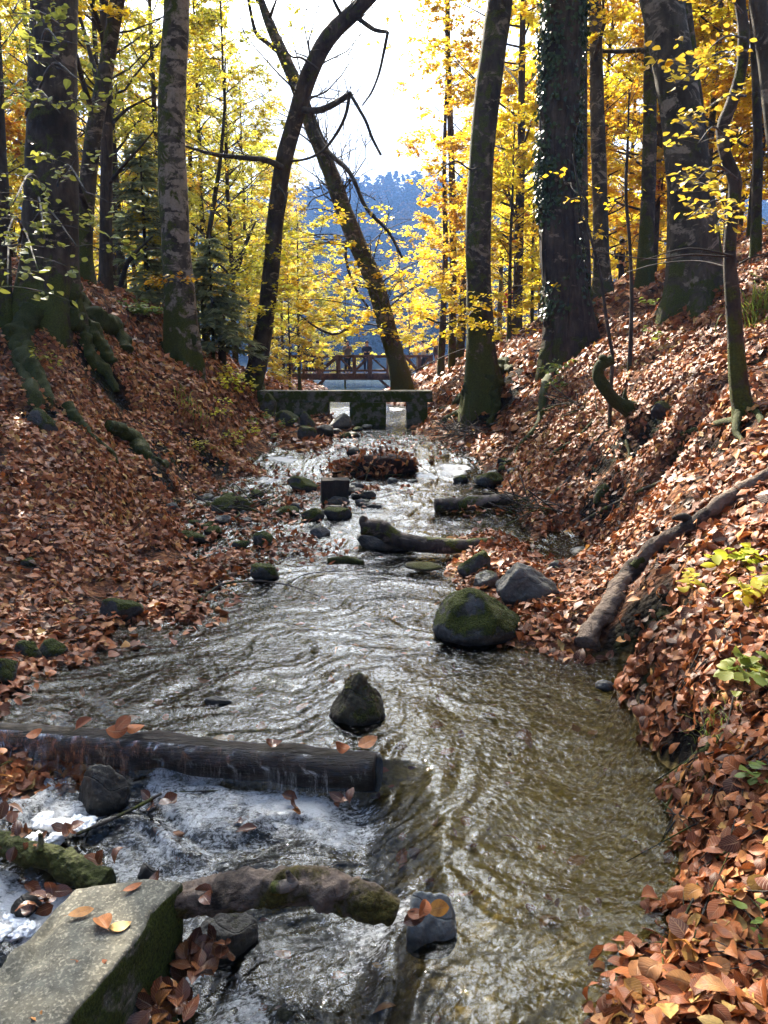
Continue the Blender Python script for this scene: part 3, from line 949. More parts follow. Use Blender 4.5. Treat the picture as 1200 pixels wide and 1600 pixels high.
def make_light():
    w = bpy.data.worlds.new('World'); scene.world = w; w.use_nodes = True
    t = w.node_tree; bg = t.nodes['Background']
    sky = t.nodes.new('ShaderNodeTexSky'); sky.sky_type = 'NISHITA'; sky.sun_disc = False
    sky.sun_elevation = rad(SUN_EL); sky.sun_rotation = rad(SUN_AZ)
    sky.altitude = 800; sky.air_density = 1.0; sky.dust_density = 2.0; sky.ozone_density = 1.2
    # thin cloud ahead, broken elsewhere; bright core above the frame added for reflections
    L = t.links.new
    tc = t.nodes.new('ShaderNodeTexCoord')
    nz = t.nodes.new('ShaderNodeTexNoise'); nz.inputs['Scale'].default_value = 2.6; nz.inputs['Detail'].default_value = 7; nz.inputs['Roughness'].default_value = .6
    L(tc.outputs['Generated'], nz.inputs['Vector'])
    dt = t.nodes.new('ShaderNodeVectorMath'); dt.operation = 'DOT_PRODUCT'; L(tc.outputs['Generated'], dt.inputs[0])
    ce, ca = rad(FILL_CLOUD_EL), rad(FILL_CLOUD_AZ)
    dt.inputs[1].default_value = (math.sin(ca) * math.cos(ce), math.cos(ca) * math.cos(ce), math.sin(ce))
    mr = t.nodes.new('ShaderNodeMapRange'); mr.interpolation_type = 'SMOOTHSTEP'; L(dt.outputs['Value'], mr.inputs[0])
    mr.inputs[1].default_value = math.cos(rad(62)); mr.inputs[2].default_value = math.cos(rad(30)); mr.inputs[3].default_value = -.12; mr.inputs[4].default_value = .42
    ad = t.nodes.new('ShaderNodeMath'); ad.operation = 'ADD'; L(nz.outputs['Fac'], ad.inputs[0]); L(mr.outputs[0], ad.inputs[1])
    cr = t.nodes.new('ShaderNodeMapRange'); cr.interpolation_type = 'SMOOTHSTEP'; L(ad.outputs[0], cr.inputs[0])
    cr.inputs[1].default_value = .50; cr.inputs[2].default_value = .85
    # unseen core is raised far above the visible cloud to brighten the water
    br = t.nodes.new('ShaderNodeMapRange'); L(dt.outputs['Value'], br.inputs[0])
    br.interpolation_type = 'SMOOTHSTEP'; br.inputs[1].default_value = math.cos(rad(30)); br.inputs[2].default_value = math.cos(rad(8)); br.inputs[3].default_value = CLOUD_LO; br.inputs[4].default_value = FILL_CLOUD_HI
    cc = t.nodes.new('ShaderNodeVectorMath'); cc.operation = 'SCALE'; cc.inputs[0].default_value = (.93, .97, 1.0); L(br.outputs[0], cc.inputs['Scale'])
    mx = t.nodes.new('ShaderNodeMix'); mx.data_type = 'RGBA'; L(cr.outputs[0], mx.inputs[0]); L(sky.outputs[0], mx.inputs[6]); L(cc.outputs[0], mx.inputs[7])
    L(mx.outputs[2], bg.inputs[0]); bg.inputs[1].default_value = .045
    l = bpy.data.lights.new('sun', 'SUN'); l.energy = 5.0; l.angle = rad(.53); l.color = (1, .90, .74)
    o = bpy.data.objects.new('sun', l); COL.objects.link(o)
    e, a = rad(SUN_EL), rad(SUN_AZ)
    v = Vector((math.sin(a) * math.cos(e), math.cos(a) * math.cos(e), math.sin(e)))
    o.rotation_euler = v.to_track_quat('Z', 'Y').to_euler()
    o.location = v * 60
    c = bpy.data.cameras.new('camera'); co = bpy.data.objects.new('camera', c); COL.objects.link(co)
    c.sensor_fit = 'VERTICAL'; c.sensor_height = 36.0; c.lens = 36.0 * F / 1600.0
    c.clip_start = .05; c.clip_end = 4000
    co.location = CAM; co.rotation_euler = (math.pi / 2 - PITCH, 0, 0)
    scene.camera = co
    vs = scene.view_settings
    vs.view_transform = 'Standard'; vs.look = 'None'; vs.gamma = 1; vs.exposure = 2.4
    scene.display_settings.display_device = 'sRGB'
    cy = scene.cycles
    cy.max_bounces = 7; cy.diffuse_bounces = 3; cy.glossy_bounces = 3; cy.transmission_bounces = 4; cy.transparent_max_bounces = 8; cy.volume_bounces = 0
    cy.caustics_reflective = False; cy.caustics_refractive = False
    cy.sample_clamp_indirect = 6; cy.use_denoising = True
    cy.use_adaptive_sampling = True; cy.adaptive_threshold = .015


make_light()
# ------------------------------------------------------------------ trees
def unit(v):
    v = np.asarray(v, float)
    return v / max(np.linalg.norm(v), 1e-9)


def spray(bt, bl, P0, d0, length, r0, nleaf, leafL, rr, droop=.15, flat=.6, big=False, spread=.55, rnd=None):
    """one flat, layered beech spray: a curved twig, side twigs left and right, leaves along them"""
    d0 = unit(d0)
    side = unit(np.cross(d0, [0, 0, 1.0])) if abs(d0[2]) < .95 else np.array([1., 0, 0])
    n = 5
    t = np.linspace(0, 1, n)
    bend = side * rr.normal(0, .12) * length
    P = P0 + d0 * length * t[:, None] + np.array([0, 0, -1.0]) * (droop * length * t ** 2)[:, None] + bend * (t ** 2)[:, None]
    if bt is not None:
        tube(bt, P, np.linspace(r0, r0 * .25, n), 4 if r0 < .02 else 6, cap=False)
    ns = max(3, int(nleaf / 7))
    base, dirs = [], []
    for i in range(ns):
        tt = rr.uniform(.12, 1.0)
        k = min(int(tt * (n - 1)), n - 2); u = tt * (n - 1) - k
        p = P[k] * (1 - u) + P[k + 1] * u
        s = rr.choice([-1, 1])
        dd = unit(d0 * rr.uniform(.4, 1.0) + side * s * rr.uniform(.5, 1.1) + np.array([0, 0, rr.normal(0, .16)]))
        ll = length * spread * (1.1 - .7 * tt) * rr.uniform(.5, 1.1)
        if bt is not None and r0 > .004:
            tube(bt, np.stack([p, p + dd * ll * .5 + [0, 0, .02 * ll], p + dd * ll]), [r0 * .35, r0 * .25, r0 * .12], 3, cap=False)
        m = max(2, int(rr.poisson(nleaf / ns)))
        q = rr.uniform(.15, 1.05, m)
        sgn = rr.choice([-1, 1], m)
        sd = unit(np.cross(dd, [0, 0, 1.0]))
        base.append(p + dd * (ll * q)[:, None] + rr.normal(0, .02, (m, 3)) * [1, 1, 1.6])
        dirs.append(dd[None] * rr.uniform(.3, 1, (m, 1)) + sd[None] * (sgn * rr.uniform(.3, 1.1, m))[:, None] + np.c_[np.zeros((m, 2)), rr.normal(-.15, .25, m)])
    Pb = np.concatenate(base); Db = np.concatenate(dirs); N = len(Pb)
    nn = np.c_[rr.normal(0, flat, (N, 2)), np.ones(N)]
    L = np.clip(rr.normal(leafL, leafL * .22, N), leafL * .4, leafL * 1.5)
    rn = rr.random(N) if rnd is None else np.clip(rnd + rr.normal(0, .16, N), 0, 1)
    if big:
        leaves(bl, Pb, Db, nn, L, L * .31, .10, .16, (5, 3), rn, r=rr)
    else:
        diamonds(bl, Pb, Db, nn, L, L * .33, rn, r=rr)
    return P


def limb(bt, P0, d0, length, r0, rr, up=.25, n=7, wob=.12):
    d0 = unit(d0)
    t = np.linspace(0, 1, n)
    off = np.cumsum(rr.normal(0, wob, (n, 3)), 0) * length / n
    off[0] = 0
    P = P0 + d0 * length * t[:, None] + np.array([0, 0, 1.0]) * (up * length * t ** 2)[:, None] + off
    tube(bt, P, r0 * (1 - .82 * t), 7 if r0 > .03 else 5, cap=False)
    return P


def crown(bt, bl, axis, z0, rr, nlimb, lmax, leafL, per, nspray, lean=None, rlimb=.05, bias=None, up=.22, conical=.6, bare=0.0):
    """limbs along the axis points above z0, each carrying flat sprays"""
    axis = np.asarray(axis, float)
    zz = axis[:, 2]
    top = zz.max()
    for i in range(nlimb):
        h = z0 + (top - z0) * ((i + rr.random()) / nlimb) ** .9
        k = np.clip(np.searchsorted(zz, h) - 1, 0, len(axis) - 2)
        u = np.clip((h - zz[k]) / max(zz[k + 1] - zz[k], 1e-6), 0, 1)
        p = axis[k] * (1 - u) + axis[k + 1] * u
        f = (h - z0) / max(top - z0, .1)
        L = lmax * (1 - conical * f) * rr.uniform(.55, 1.05) * (.75 + .25 * min(1, f * 4))
        az = rr.uniform(0, 2 * math.pi) if bias is None or rr.random() < .4 else bias + rr.normal(0, .8)
        d = np.array([math.cos(az), math.sin(az), rr.uniform(.05, .5) + .5 * f])
        P = limb(bt, p, d, L, rlimb * (1 - .6 * f), rr, up)
        tint = rr.random() * .7 + .15
        if rr.random() < bare:
            continue
        for s in range(nspray):
            tt = rr.uniform(.25, 1.0)
            kk = min(int(tt * (len(P) - 1)), len(P) - 2)
            q = P[kk] + (P[kk + 1] - P[kk]) * (tt * (len(P) - 1) - kk)
            dl = unit(P[kk + 1] - P[kk])
            a = rr.uniform(-1.2, 1.2)
            dd = np.array([dl[0] * math.cos(a) - dl[1] * math.sin(a), dl[0] * math.sin(a) + dl[1] * math.cos(a), rr.normal(.02, .18)])
            spray(bt, bl, q, dd, L * rr.uniform(.28, .5), max(.006, rlimb * .16), per, leafL, rr, rnd=tint)


def trunk_path(px, ext_top, n=26, sway=.4):
    """px: list of (px, py, D, width px) from the foot up; continues above the frame to ext_top"""
    P = [pt(a, b, c) for a, b, c, w in px]
    Rr = [wpx(w, c) / 2 for a, b, c, w in px]
    P = np.array(P)
    d = unit(P[-1] - P[-2])
    z = P[-1][2]
    r = Rr[-1]
    if ext_top > z + 1:
        h = ext_top - z
        for f in (.25, .5, .75, 1.0):
            dd = unit(d * (1 - f * .6) + np.array([0, 0, 1.0]) * f * .6)
            P = np.r_[P, [P[-1] + dd * h * .25 / max(dd[2], .4)]]
            Rr.append(r * (1 - .85 * f) + .012)
    return resample(P, Rr, n)


def make_trunk(b, P, Rr, m=22, flare=0.0, lobes=5, seed=0, amp=.05, depth=.5):
    # sink the foot and swell it into buttresses
    P = np.array(P); Rr = np.array(Rr)
    d = unit(P[1] - P[0])
    h = (P[:, 2] - P[0, 2])
    foot = np.exp(-np.maximum(h, 0) / max(.55 * Rr[0] / .25, .15))
    P = np.r_[[P[0] - np.array([0, 0, depth])], P]
    Rr = np.r_[Rr[0] * 1.1, Rr]
    foot = np.r_[1.25, foot]
    ph = seed * 1.7

    def fl(t, a):
        k = np.interp(t[:, 0], np.linspace(0, 1, len(foot)), foot)[:, None]
        return 1 + flare * k * (.45 + .55 * np.cos(lobes * a + ph + 1.2 * np.sin(a + ph)))
    tube(b, P, Rr, m, None, amp, 2.2, seed, True, 0, fl)
    return P, Rr


def hero(name, label, px, top, mat, leafmat=None, seed=1, flare=.5, lobes=5, z0=6.5, nlimb=14, lmax=4.5, per=42, nspray=6, leafL=.17,
         roots=(), bias=None, extra=None, group=None, cat='tree', m=22, conical=.55, bare=0.0, fine=60, amp=.05, rlimb=.07):
    rr = np.random.default_rng(seed)
    P, Rr = trunk_path(px, top, fine)
    P[0, 2] = min(P[0, 2], gz(P[0, 0], P[0, 1]) + .05)
    base = P[0].copy()
    o = thing(name, label, cat, base, group)
    bt = B(); make_trunk(bt, P, Rr, m, flare, lobes, seed, amp, depth=min(1.4, .5 + Rr[0] * 1.6))
    obj('trunk', bt, mat, o)
    bb, bl = B(), B()
    if nlimb:
        crown(bb, bl, P, z0, rr, nlimb, lmax, leafL, per, nspray, rlimb=rlimb, bias=bias, conical=conical, bare=bare)
    if extra:
        CUR[0] = o
        extra(bb, bl, rr, P)
    if bb.n: obj('branches', bb, m_twig, o)
    if bl.n: obj('crown', bl, leafmat, o, smooth=False)
    for k, rt in enumerate(roots):
        br = B()
        w = [q[2] for q in rt]
        pts = []
        for q in rt:
            h = ghit(q[0], q[1])
            pts.append(h)
        pts = np.array(pts); rs = np.array([wpx(a, p[1]) / 2 for a, p in zip(w, pts)])
        pts[:, 2] += rs * np.linspace(.4, -.35, len(rs))
        if rt[0][2] and len(rt[0]) > 3:
            pts[0] = pt(rt[0][0], rt[0][1], rt[0][3])
        tube(br, pts, rs, 22, 80, .40, 6.5, seed * 7 + k, True, 0, None, .09)
        obj('root', br, m_root, o)
    return o


# ---- background trees: a few kinds, built once each, then copied
def bg_tree(name, seed, H, z0, r0, nlimb, lmax, leafL, per, nspray, mat, leafmat, lean=.04, conical=.5, bare=0.0, rlimb=.045):
    rr = np.random.default_rng(seed)
    t = np.linspace(0, 1, 14)
    P = np.stack([np.cumsum(rr.normal(0, lean, 14)) * H / 30, np.cumsum(rr.normal(0, lean, 14)) * H / 30, t * H], 1)
    P[:, :2] -= P[0, :2]
    Rr = r0 * (1 - .85 * t) + .01
    o = thing(name, 'x', 'tree', (0, 0, 0))
    bt = B(); make_trunk(bt, P, Rr, 10, .45, 4, seed, .06)
    obj('trunk', bt, mat, o)
    bb, bl = B(), B()
    crown(bb, bl, P, z0, rr, nlimb, lmax, leafL, per, nspray, conical=conical, rlimb=rlimb, bare=bare)
    obj('branches', bb, m_twig, o); obj('crown', bl, leafmat, o, smooth=False)
    return o


def copy_tree(o):
    c = o.copy(); COL.objects.link(c)
    for ch in o.children:
        d = ch.copy(); COL.objects.link(d); d.parent = c
        d.matrix_parent_inverse = ch.matrix_parent_inverse.copy()
    return c


def spruce(name, label, px, py, D, H, R0, seed, z0=.3):
    rr = np.random.default_rng(seed)
    p = pt(px, py, D); p[2] = gz(p[0], p[1])
    o = thing(name, label, 'conifer', p)
    bt, bb, bl = B(), B(), B()
    tube(bt, np.array([p - [0, 0, .3], p + [0, 0, H * .5], p + [0, 0, H]]), [H * .016, H * .010, .008], 9, 12, .05)
    z = z0
    while z < H * .98:
        f = z / H
        for k in range(rr.integers(4, 7)):
            az = rr.uniform(0, 2 * math.pi); L = R0 * (1 - f) ** .85 * rr.uniform(.7, 1.1) + .08
            d = np.array([math.cos(az), math.sin(az), 0]); s = np.array([-d[1], d[0], 0])
            t = np.linspace(0, 1, 5)
            Q = p + [0, 0, z] + d * L * t[:, None] + np.array([0, 0, 1.0]) * (L * (.12 * t - .42 * t ** 2 + .12 * t ** 3))[:, None]
            tube(bb, Q, np.linspace(.014, .003, 5), 3, cap=False)
            n = int(90 * L / R0) + 14
            tt = rr.uniform(.08, 1.02, n); kk = np.clip((tt * 4).astype(int), 0, 3); u = (tt * 4 - kk)[:, None]
            c = Q[kk] * (1 - u) + Q[kk + 1] * u
            sg = rr.choice([-1, 1], n)[:, None]
            dd = d * rr.uniform(.3, .9, (n, 1)) + s * sg * rr.uniform(.3, 1, (n, 1)) + np.c_[np.zeros((n, 2)), rr.uniform(-.55, .05, n)]
            diamonds(bl, c, dd, np.c_[rr.normal(0, .5, (n, 2)), np.ones(n)], rr.uniform(.14, .34, n) * (R0 / 1.6) ** .4, .022, r=rr)
        z += H * .026 + .05
    obj('trunk', bt, m_bark_dark, o); obj('branches', bb, m_twig, o); obj('needles', bl, m_needle, o, smooth=False)
    return o


def twigs(bb, P, r0, n, L, rr, depth=2, up=.3):
    P = np.asarray(P)
    for i in range(n):
        t = rr.uniform(.15, 1); k = min(int(t * (len(P) - 1)), len(P) - 2)
        q = P[k] + (P[k + 1] - P[k]) * (t * (len(P) - 1) - k)
        d = unit(unit(P[k + 1] - P[k]) * .7 + rr.normal(0, .6, 3) + [0, 0, up])
        l = L * rr.uniform(.4, 1)
        Q = limb(bb, q, d, l, r0, rr, .1, 5, .25)
        if depth > 1:
            twigs(bb, Q, r0 * .5, 3, l * .55, rr, depth - 1, up)


def pxpath(lst):
    return np.array([pt(a, b, c) for a, b, c in lst])


def branch_px(bb, lst, w0, w1, n=16, amp=.08, seed=0):
    P = pxpath(lst)
    rs = np.linspace(wpx(w0, lst[0][2]) / 2, wpx(w1, lst[-1][2]) / 2, len(P))
    b = B(); Q = tube(b, P, rs, 8, n, amp, 8, seed, True)
    obj('limb', b, m_twig, CUR[0])
    return Q


CUR = [None]


def build_trees():
    # --- left bank
    def ex_T1(bb, bl, rr, P):
        # low sprays that hang in front of the trunk
        for (x, y, D, x2, y2, D2, tint) in [(95, 40, 11.5, 0, 75, 8.2, .2), (60, 95, 11.5, 95, 70, 7.2, .25), (60, 140, 11.6, 128, 130, 7.2, .3), (40, 180, 11.5, 95, 178, 6.8, .35), (90, 290, 11.6, 135, 300, 7.0, .45),
                                       (70, 300, 11.6, 20, 320, 7.0, .3), (60, 330, 11.6, 70, 372, 6.6, .2), (50, 350, 11.6, 120, 385, 6.6, .25), (40, 370, 11.6, 5, 385, 6.4, .2), (30, 380, 11.6, 60, 425, 6.0, .15), (20, 400, 11.6, 12, 448, 6.0, .2), (60, 170, 11.5, 10, 150, 7.6, .3), (60, 30, 11.5, 20, 20, 8.0, .3)]:
            a, c = pt(x, y, D), pt(x2, y2, D2)
            mid = (a + c) / 2 + [0, 0, .25]
            Q = tube(bb, np.stack([a, mid, c]), [.022, .012, .006], 5, 9, .05, 5)
            d = unit(c - mid)
            for s in range(4):
                q = Q[rr.integers(5, 9)]
                az = rr.uniform(-1.1, 1.1)
                dd = np.array([d[0] * math.cos(az) - d[1] * math.sin(az), d[0] * math.sin(az) + d[1] * math.cos(az), rr.normal(-.05, .12)])
                spray(bb, bl, q, dd, rr.uniform(.35, .8), .005, 13, .072, rr, big=True, flat=.5, rnd=tint)
    hero('beech_tree', 'huge dark beech with mossy roots spilling down the left bank', [(72, 492, 12, 90), (74, 455, 12, 80), (78, 400, 12, 74), (80, 300, 12, 73), (82, 180, 12, 66), (84, 60, 12, 64), (86, -40, 12, 62)], 19, m_bark_dark, m_leaf_o2,
         3, .30, 5, 8.5, 13, 4.6, 62, 6, .13, extra=ex_T1, m=40,
         roots=[[(105, 450, 44, 11.9), (122, 480, 39), (150, 505, 38), (180, 525, 32), (192, 548, 22)],
                [(80, 470, 38, 11.7), (118, 505, 35), (135, 545, 29), (165, 585, 22), (185, 612, 12)],
                [(100, 490, 38, 11.8), (125, 515, 32), (150, 545, 26), (175, 570, 14)],
                [(60, 480, 32, 11.7), (35, 520, 32), (35, 575, 26), (60, 615, 23), (75, 650, 19), (85, 680, 13)],
                [(20, 530, 38), (30, 560, 29), (60, 600, 20), (92, 640, 17), (120, 665, 12)],
                [(165, 675, 20), (205, 690, 26), (240, 715, 22), (275, 728, 12)],
                [(110, 640, 17), (150, 690, 14), (175, 715, 12), (190, 742, 7)]])
    hero('beech_tree', 'dark trunk cut by the left edge of the picture beside the huge rooted beech', [(2, 500, 11.6, 34), (2, 440, 11.6, 30), (0, 330, 11.6, 27), (-4, 200, 11.6, 22), (-10, 60, 11.6, 20)], 13, m_bark_dark, m_leaf_g, 4, .4, 4, 7, 7, 3, 50, 6, .12)
    hero('beech_tree', 'slanting mossy trunk just behind the huge rooted beech, forking near its top', [(134, 462, 16, 34), (131, 400, 16, 26), (136, 300, 16, 24), (148, 200, 16, 23), (165, 110, 16, 21), (182, 10, 16, 20), (192, -50, 16, 19)], 17, m_bark_moss, m_leaf_y, 5, .35, 4, 8.5, 5, 2.8, 54, 6, .12,
         extra=lambda bb, bl, rr, P: [branch_px(bb, l, 9, 4) for l in ([(150, 190, 16), (130, 130, 15.5), (120, 90, 15), (95, 20, 14.5), (80, -30, 14)], [(158, 150, 16), (140, 80, 16.3), (120, 10, 16.5)], [(136, 330, 16), (118, 270, 15), (112, 220, 14.5)])])
    hero('beech_tree', 'short pale trunk half hidden between the huge beech and the slanting one', [(108, 462, 15, 34), (108, 420, 15, 26), (107, 330, 15, 22), (100, 220, 15, 18), (96, 0, 15, 15)], 14, m_bark_grey, m_leaf_g, 6, .3, 4, 8, 6, 3, 50, 5, .12)
    hero('beech_tree', 'straight slim brown trunk left of the lichened beech', [(165, 472, 17, 23), (165, 420, 17, 19), (166, 300, 17, 18), (167, 180, 17, 16), (166, 90, 17, 14), (162, 0, 17, 12)], 15, m_bark_rough, m_leaf_o, 7, .35, 4, 7, 5, 2.4, 54, 6, .12,
         extra=lambda bb, bl, rr, P: [branch_px(bb, l, 6, 2) for l in ([(168, 290, 17), (190, 262, 16.6), (215, 235, 16), (240, 205, 15.6)], [(163, 250, 17), (150, 230, 17), (128, 190, 17.5)], [(168, 200, 17), (200, 170, 17), (240, 150, 17)])])
    hero('beech_tree', 'tall beech with pale lichen blotches and a mossy foot on the left bank', [(288, 572, 15, 52), (284, 520, 15, 50), (281, 460, 15, 46), (276, 400, 15, 41), (272, 320, 15, 41), (268, 230, 15, 40), (270, 130, 15, 39), (275, 40, 15, 36), (278, -40, 15, 35)], 20, m_bark_lichen, m_leaf_o, 8, .4, 5, 11, 8, 3.6, 62, 6, .13,
         roots=[[(300, 540, 16, 14.8), (312, 560, 12), (320, 580, 6)], [(268, 535, 16, 14.8), (255, 545, 12), (240, 548, 6)]],
         extra=lambda bb, bl, rr, P: [spray(bb, bl, pt(278, 440, 14.7), np.array([sx, -.6, .05]), .7, .006, 22, .085, rr, rnd=.7, big=True) for sx in (-1, -.4, .3, .9)])

    def ex_T5(bb, bl, rr, P):
        branch_px(bb, [(440, 262, 17.6), (415, 250, 17.2), (385, 247, 17), (340, 242, 16.5), (310, 235, 16), (288, 228, 15.8)], 10, 3, 20, .06)
        branch_px(bb, [(474, 172, 17.6), (500, 172, 17.4), (515, 166, 17.2), (530, 158, 17.2), (548, 146, 17)], 10, 8)
        branch_px(bb, [(546, 150, 17), (540, 180, 17), (525, 210, 17), (505, 235, 17), (480, 248, 17.2), (455, 252, 17.4)], 5, 3)
        branch_px(bb, [(548, 148, 17), (562, 172, 16.9), (572, 190, 16.8), (580, 212, 16.8), (595, 242, 16.7)], 5, 4)
        branch_px(bb, [(555, 25, 17.4), (575, 40, 17.2), (590, 48, 17), (606, 50, 17)], 7, 5)
        branch_px(bb, [(606, 50, 17), (600, 80, 17), (592, 115, 17), (580, 145, 17), (566, 165, 17)], 5, 2)
        branch_px(bb, [(434, 290, 17.7), (446, 310, 17.4), (444, 330, 17.3), (450, 300, 17)], 4, 2)
        branch_px(bb, [(500, 110, 17.5), (470, 90, 17.3), (455, 88, 17), (440, 70, 17)], 4, 2)
        branch_px(bb, [(540, 35, 17.5), (525, 8, 17.3), (512, -20, 17)], 6, 4)
        twigs(bb, pxpath([(480, 172, 17.5), (515, 166, 17.2), (548, 147, 17)]), .012, 5, 1.4, rr)
        twigs(bb, pxpath([(440, 262, 17.6), (385, 247, 17), (300, 232, 16)]), .012, 7, 1.2, rr)
        twigs(bb, P[20:40], .022, 22, 2.4, rr, 3)
        twigs(bb, P[40:58], .02, 16, 2.2, rr, 3)
        for k in range(34):
            q = P[rr.integers(36, 59)] + rr.normal(0, .55, 3)
            spray(bb, bl, q, rr.normal(0, 1, 3) * [1, 1, .3], rr.uniform(.5, 1.0), .006, 12, .085, rr, rnd=.8)
        for k in range(26):
            spray(bb, bl, pt(430 + rr.normal(0, 14), 470 + rr.uniform(-90, 120), 18.6), np.array([rr.normal(0, 1), -.5, .1]), rr.uniform(.6, 1.2), .007, 30, .10, rr, rnd=.75)
    hero('beech_tree', 'dark beech leaning right over the stream with a broken forked limb', [(390, 618, 19, 34), (400, 580, 18.8, 30), (415, 500, 18.6, 26), (424, 420, 18.4, 25), (432, 330, 18.2, 25), (444, 250, 18, 25), (460, 190, 18, 24), (482, 120, 17.8, 25), (512, 60, 17.6, 24), (560, 12, 17.4, 22), (600, -30, 17.2, 20)], 15, m_bark_dark, m_leaf_g, 9, .35, 4, 9.5, 6, 2.8, 14, 4, .15, extra=ex_T5, bare=.4,
         roots=[[(400, 590, 12, 18.8), (408, 608, 10), (420, 625, 5)]])

    def ex_T6(bb, bl, rr, P):
        branch_px(bb, [(484, 186, 25), (512, 236, 24), (548, 272, 23), (574, 328, 22.5), (607, 362, 22), (628, 402, 21.5)], 8, 4, 26)
        twigs(bb, pxpath([(484, 186, 25), (520, 240, 24), (550, 280, 23), (580, 325, 22.5), (628, 402, 21.5)]), .016, 16, 1.6, rr, 2)
        branch_px(bb, [(545, 360, 24.5), (540, 400, 24), (555, 450, 23.8), (575, 480, 23.5)], 5, 3)
        branch_px(bb, [(420, 40, 25), (412, 20, 25), (405, -20, 25)], 8, 7)
        branch_px(bb, [(436, 82, 25), (415, 65, 24.6), (400, 52, 24), (392, 20, 23.5), (386, -10, 23)], 7, 4)
        branch_px(bb, [(560, 500, 24.4), (520, 522, 23.5), (495, 512, 23), (465, 490, 22.6)], 5, 2)
        twigs(bb, P[16:46], .028, 26, 3.0, rr, 3)
        for k in range(95):
            c = pt(rr.normal(580, 80), rr.uniform(320, 528), rr.uniform(21.5, 25.5))
            a = P[np.argmin(np.linalg.norm(P - c + [0, 0, .4], axis=1))]
            if k % 2 == 0: tube(bb, np.stack([a, (a + c) / 2 + [0, 0, .15], c]), [.022, .014, .007], 4, 6, cap=False)
            spray(bb, bl, c, np.array([rr.normal(0, 1), rr.normal(0, .6), .05]), rr.uniform(.7, 1.5), .008, 34, .115, rr, rnd=float(np.clip(rr.normal(.4, .25), 0, 1)))
    hero('beech_tree', 'dark beech leaning left across the sky just behind the concrete weir', [(632, 612, 24, 34), (622, 570, 24, 28), (604, 510, 24, 28), (585, 440, 24.3, 27), (560, 385, 24.5, 27), (538, 330, 24.6, 25), (515, 265, 24.8, 23), (488, 200, 25, 21), (462, 130, 25, 19), (440, 80, 25, 17), (422, 40, 25, 14)], 13.5, m_bark_moss, m_leaf_y, 10, .3, 4, 11.5, 4, 2.4, 14, 3, .15, extra=ex_T6, bare=.5)

    # --- right bank
    def ex_T7(bb, bl, rr, P):
        for k in range(22):
            c = pt(rr.normal(735, 35), rr.uniform(440, 530), rr.uniform(14.2, 15.6))
            d = np.array([rr.normal(-.5, .8), -.6, .05])
            spray(bb, bl, c, d, rr.uniform(.5, 1.0), .006, 26, .085, rr, rnd=.35, big=True)
        branch_px(bb, [(745, 470, 15.5), (725, 500, 14.8), (690, 505, 14.4), (660, 495, 14)], 4, 2)
        branch_px(bb, [(755, 255, 15.5), (735, 265, 15), (715, 252, 14.6), (690, 262, 14)], 3, 2)
    hero('beech_tree', 'straight mossy beech rising from the stream edge right of the weir', [(752, 640, 15.5, 56), (752, 590, 15.5, 50), (750, 530, 15.5, 41), (748, 450, 15.5, 37), (747, 370, 15.5, 38), (750, 290, 15.5, 37), (756, 200, 15.5, 37), (766, 110, 15.5, 38), (779, 20, 15.5, 36), (788, -50, 15.5, 34)], 19, m_bark_moss, m_leaf_y, 11, .5, 5, 9, 12, 4.2, 62, 6, .13, extra=ex_T7,
         roots=[[(765, 600, 20, 15.3), (775, 640, 14), (770, 668, 8)], [(745, 605, 22, 15.3), (730, 640, 18), (700, 655, 12), (680, 668, 7)], [(760, 600, 24, 15.2), (785, 570, 20), (800, 580, 14)], [(735, 615, 18, 15.2), (715, 630, 14), (690, 640, 8)]])

    def ivy_extra(bb, bl, rr, P):
        pass
    o = hero('ivy_clad_tree', 'thick trunk wrapped in dark ivy on the right bank', [(893, 552, 15, 76), (890, 520, 15, 68), (884, 460, 15, 62), (876, 400, 15, 58), (872, 320, 15, 55), (872, 220, 15, 55), (876, 120, 15, 56), (880, 20, 15, 56), (882, -50, 15, 55)], 20, m_bark_rough, m_leaf_y, 12, .4, 6, 9, 12, 4.4, 62, 6, .13,
             roots=[[(905, 500, 30, 14.9), (918, 518, 22), (930, 535, 10)]])
    rr = np.random.default_rng(50)
    bv = B()
    n = 5200
    yy = rr.uniform(-60, 500, n); side = rr.choice([-1, 1], n, p=[.6, .4])
    keep = (np.sin(yy * .03 + side) * .5 + rr.random(n)) > (.35 + .3 * (yy > 330))
    yy, side = yy[keep], side[keep]; n = len(yy)
    cx = np.interp(yy, [-50, 20, 120, 220, 320, 400, 460, 520, 552], [882, 880, 876, 872, 872, 876, 884, 890, 893])
    wd = np.interp(yy, [-50, 320, 460, 552], [28, 28, 31, 38])
    a = np.where(side < 0, rr.normal(math.pi * 1.08, .62, n), rr.normal(-.15, .5, n))
    Pv = []
    for i in range(n):
        c = pt(cx[i], yy[i], 15); r = wpx(wd[i], 15) * (1.02 + abs(rr.normal(0, .12)))
        Pv.append(c + [math.cos(a[i]) * r, math.sin(a[i]) * r * (1 if math.sin(a[i]) < 0 else 1), 0])
    Pv = np.array(Pv)
    nn = np.stack([np.cos(a), np.sin(a), rr.normal(.3, .4, n)], 1) + rr.normal(0, .35, (n, 3))
    dv = np.c_[rr.normal(0, .6, (n, 2)), -np.ones(n)]
    leaves(bv, Pv, dv, nn, rr.uniform(.06, .11, n), rr.uniform(.03, .05, n), .1, .15, (3, 3), None, r=rr)
    iv = obj('ivy', bv, m_ivy, o, smooth=False)
    bs = B()
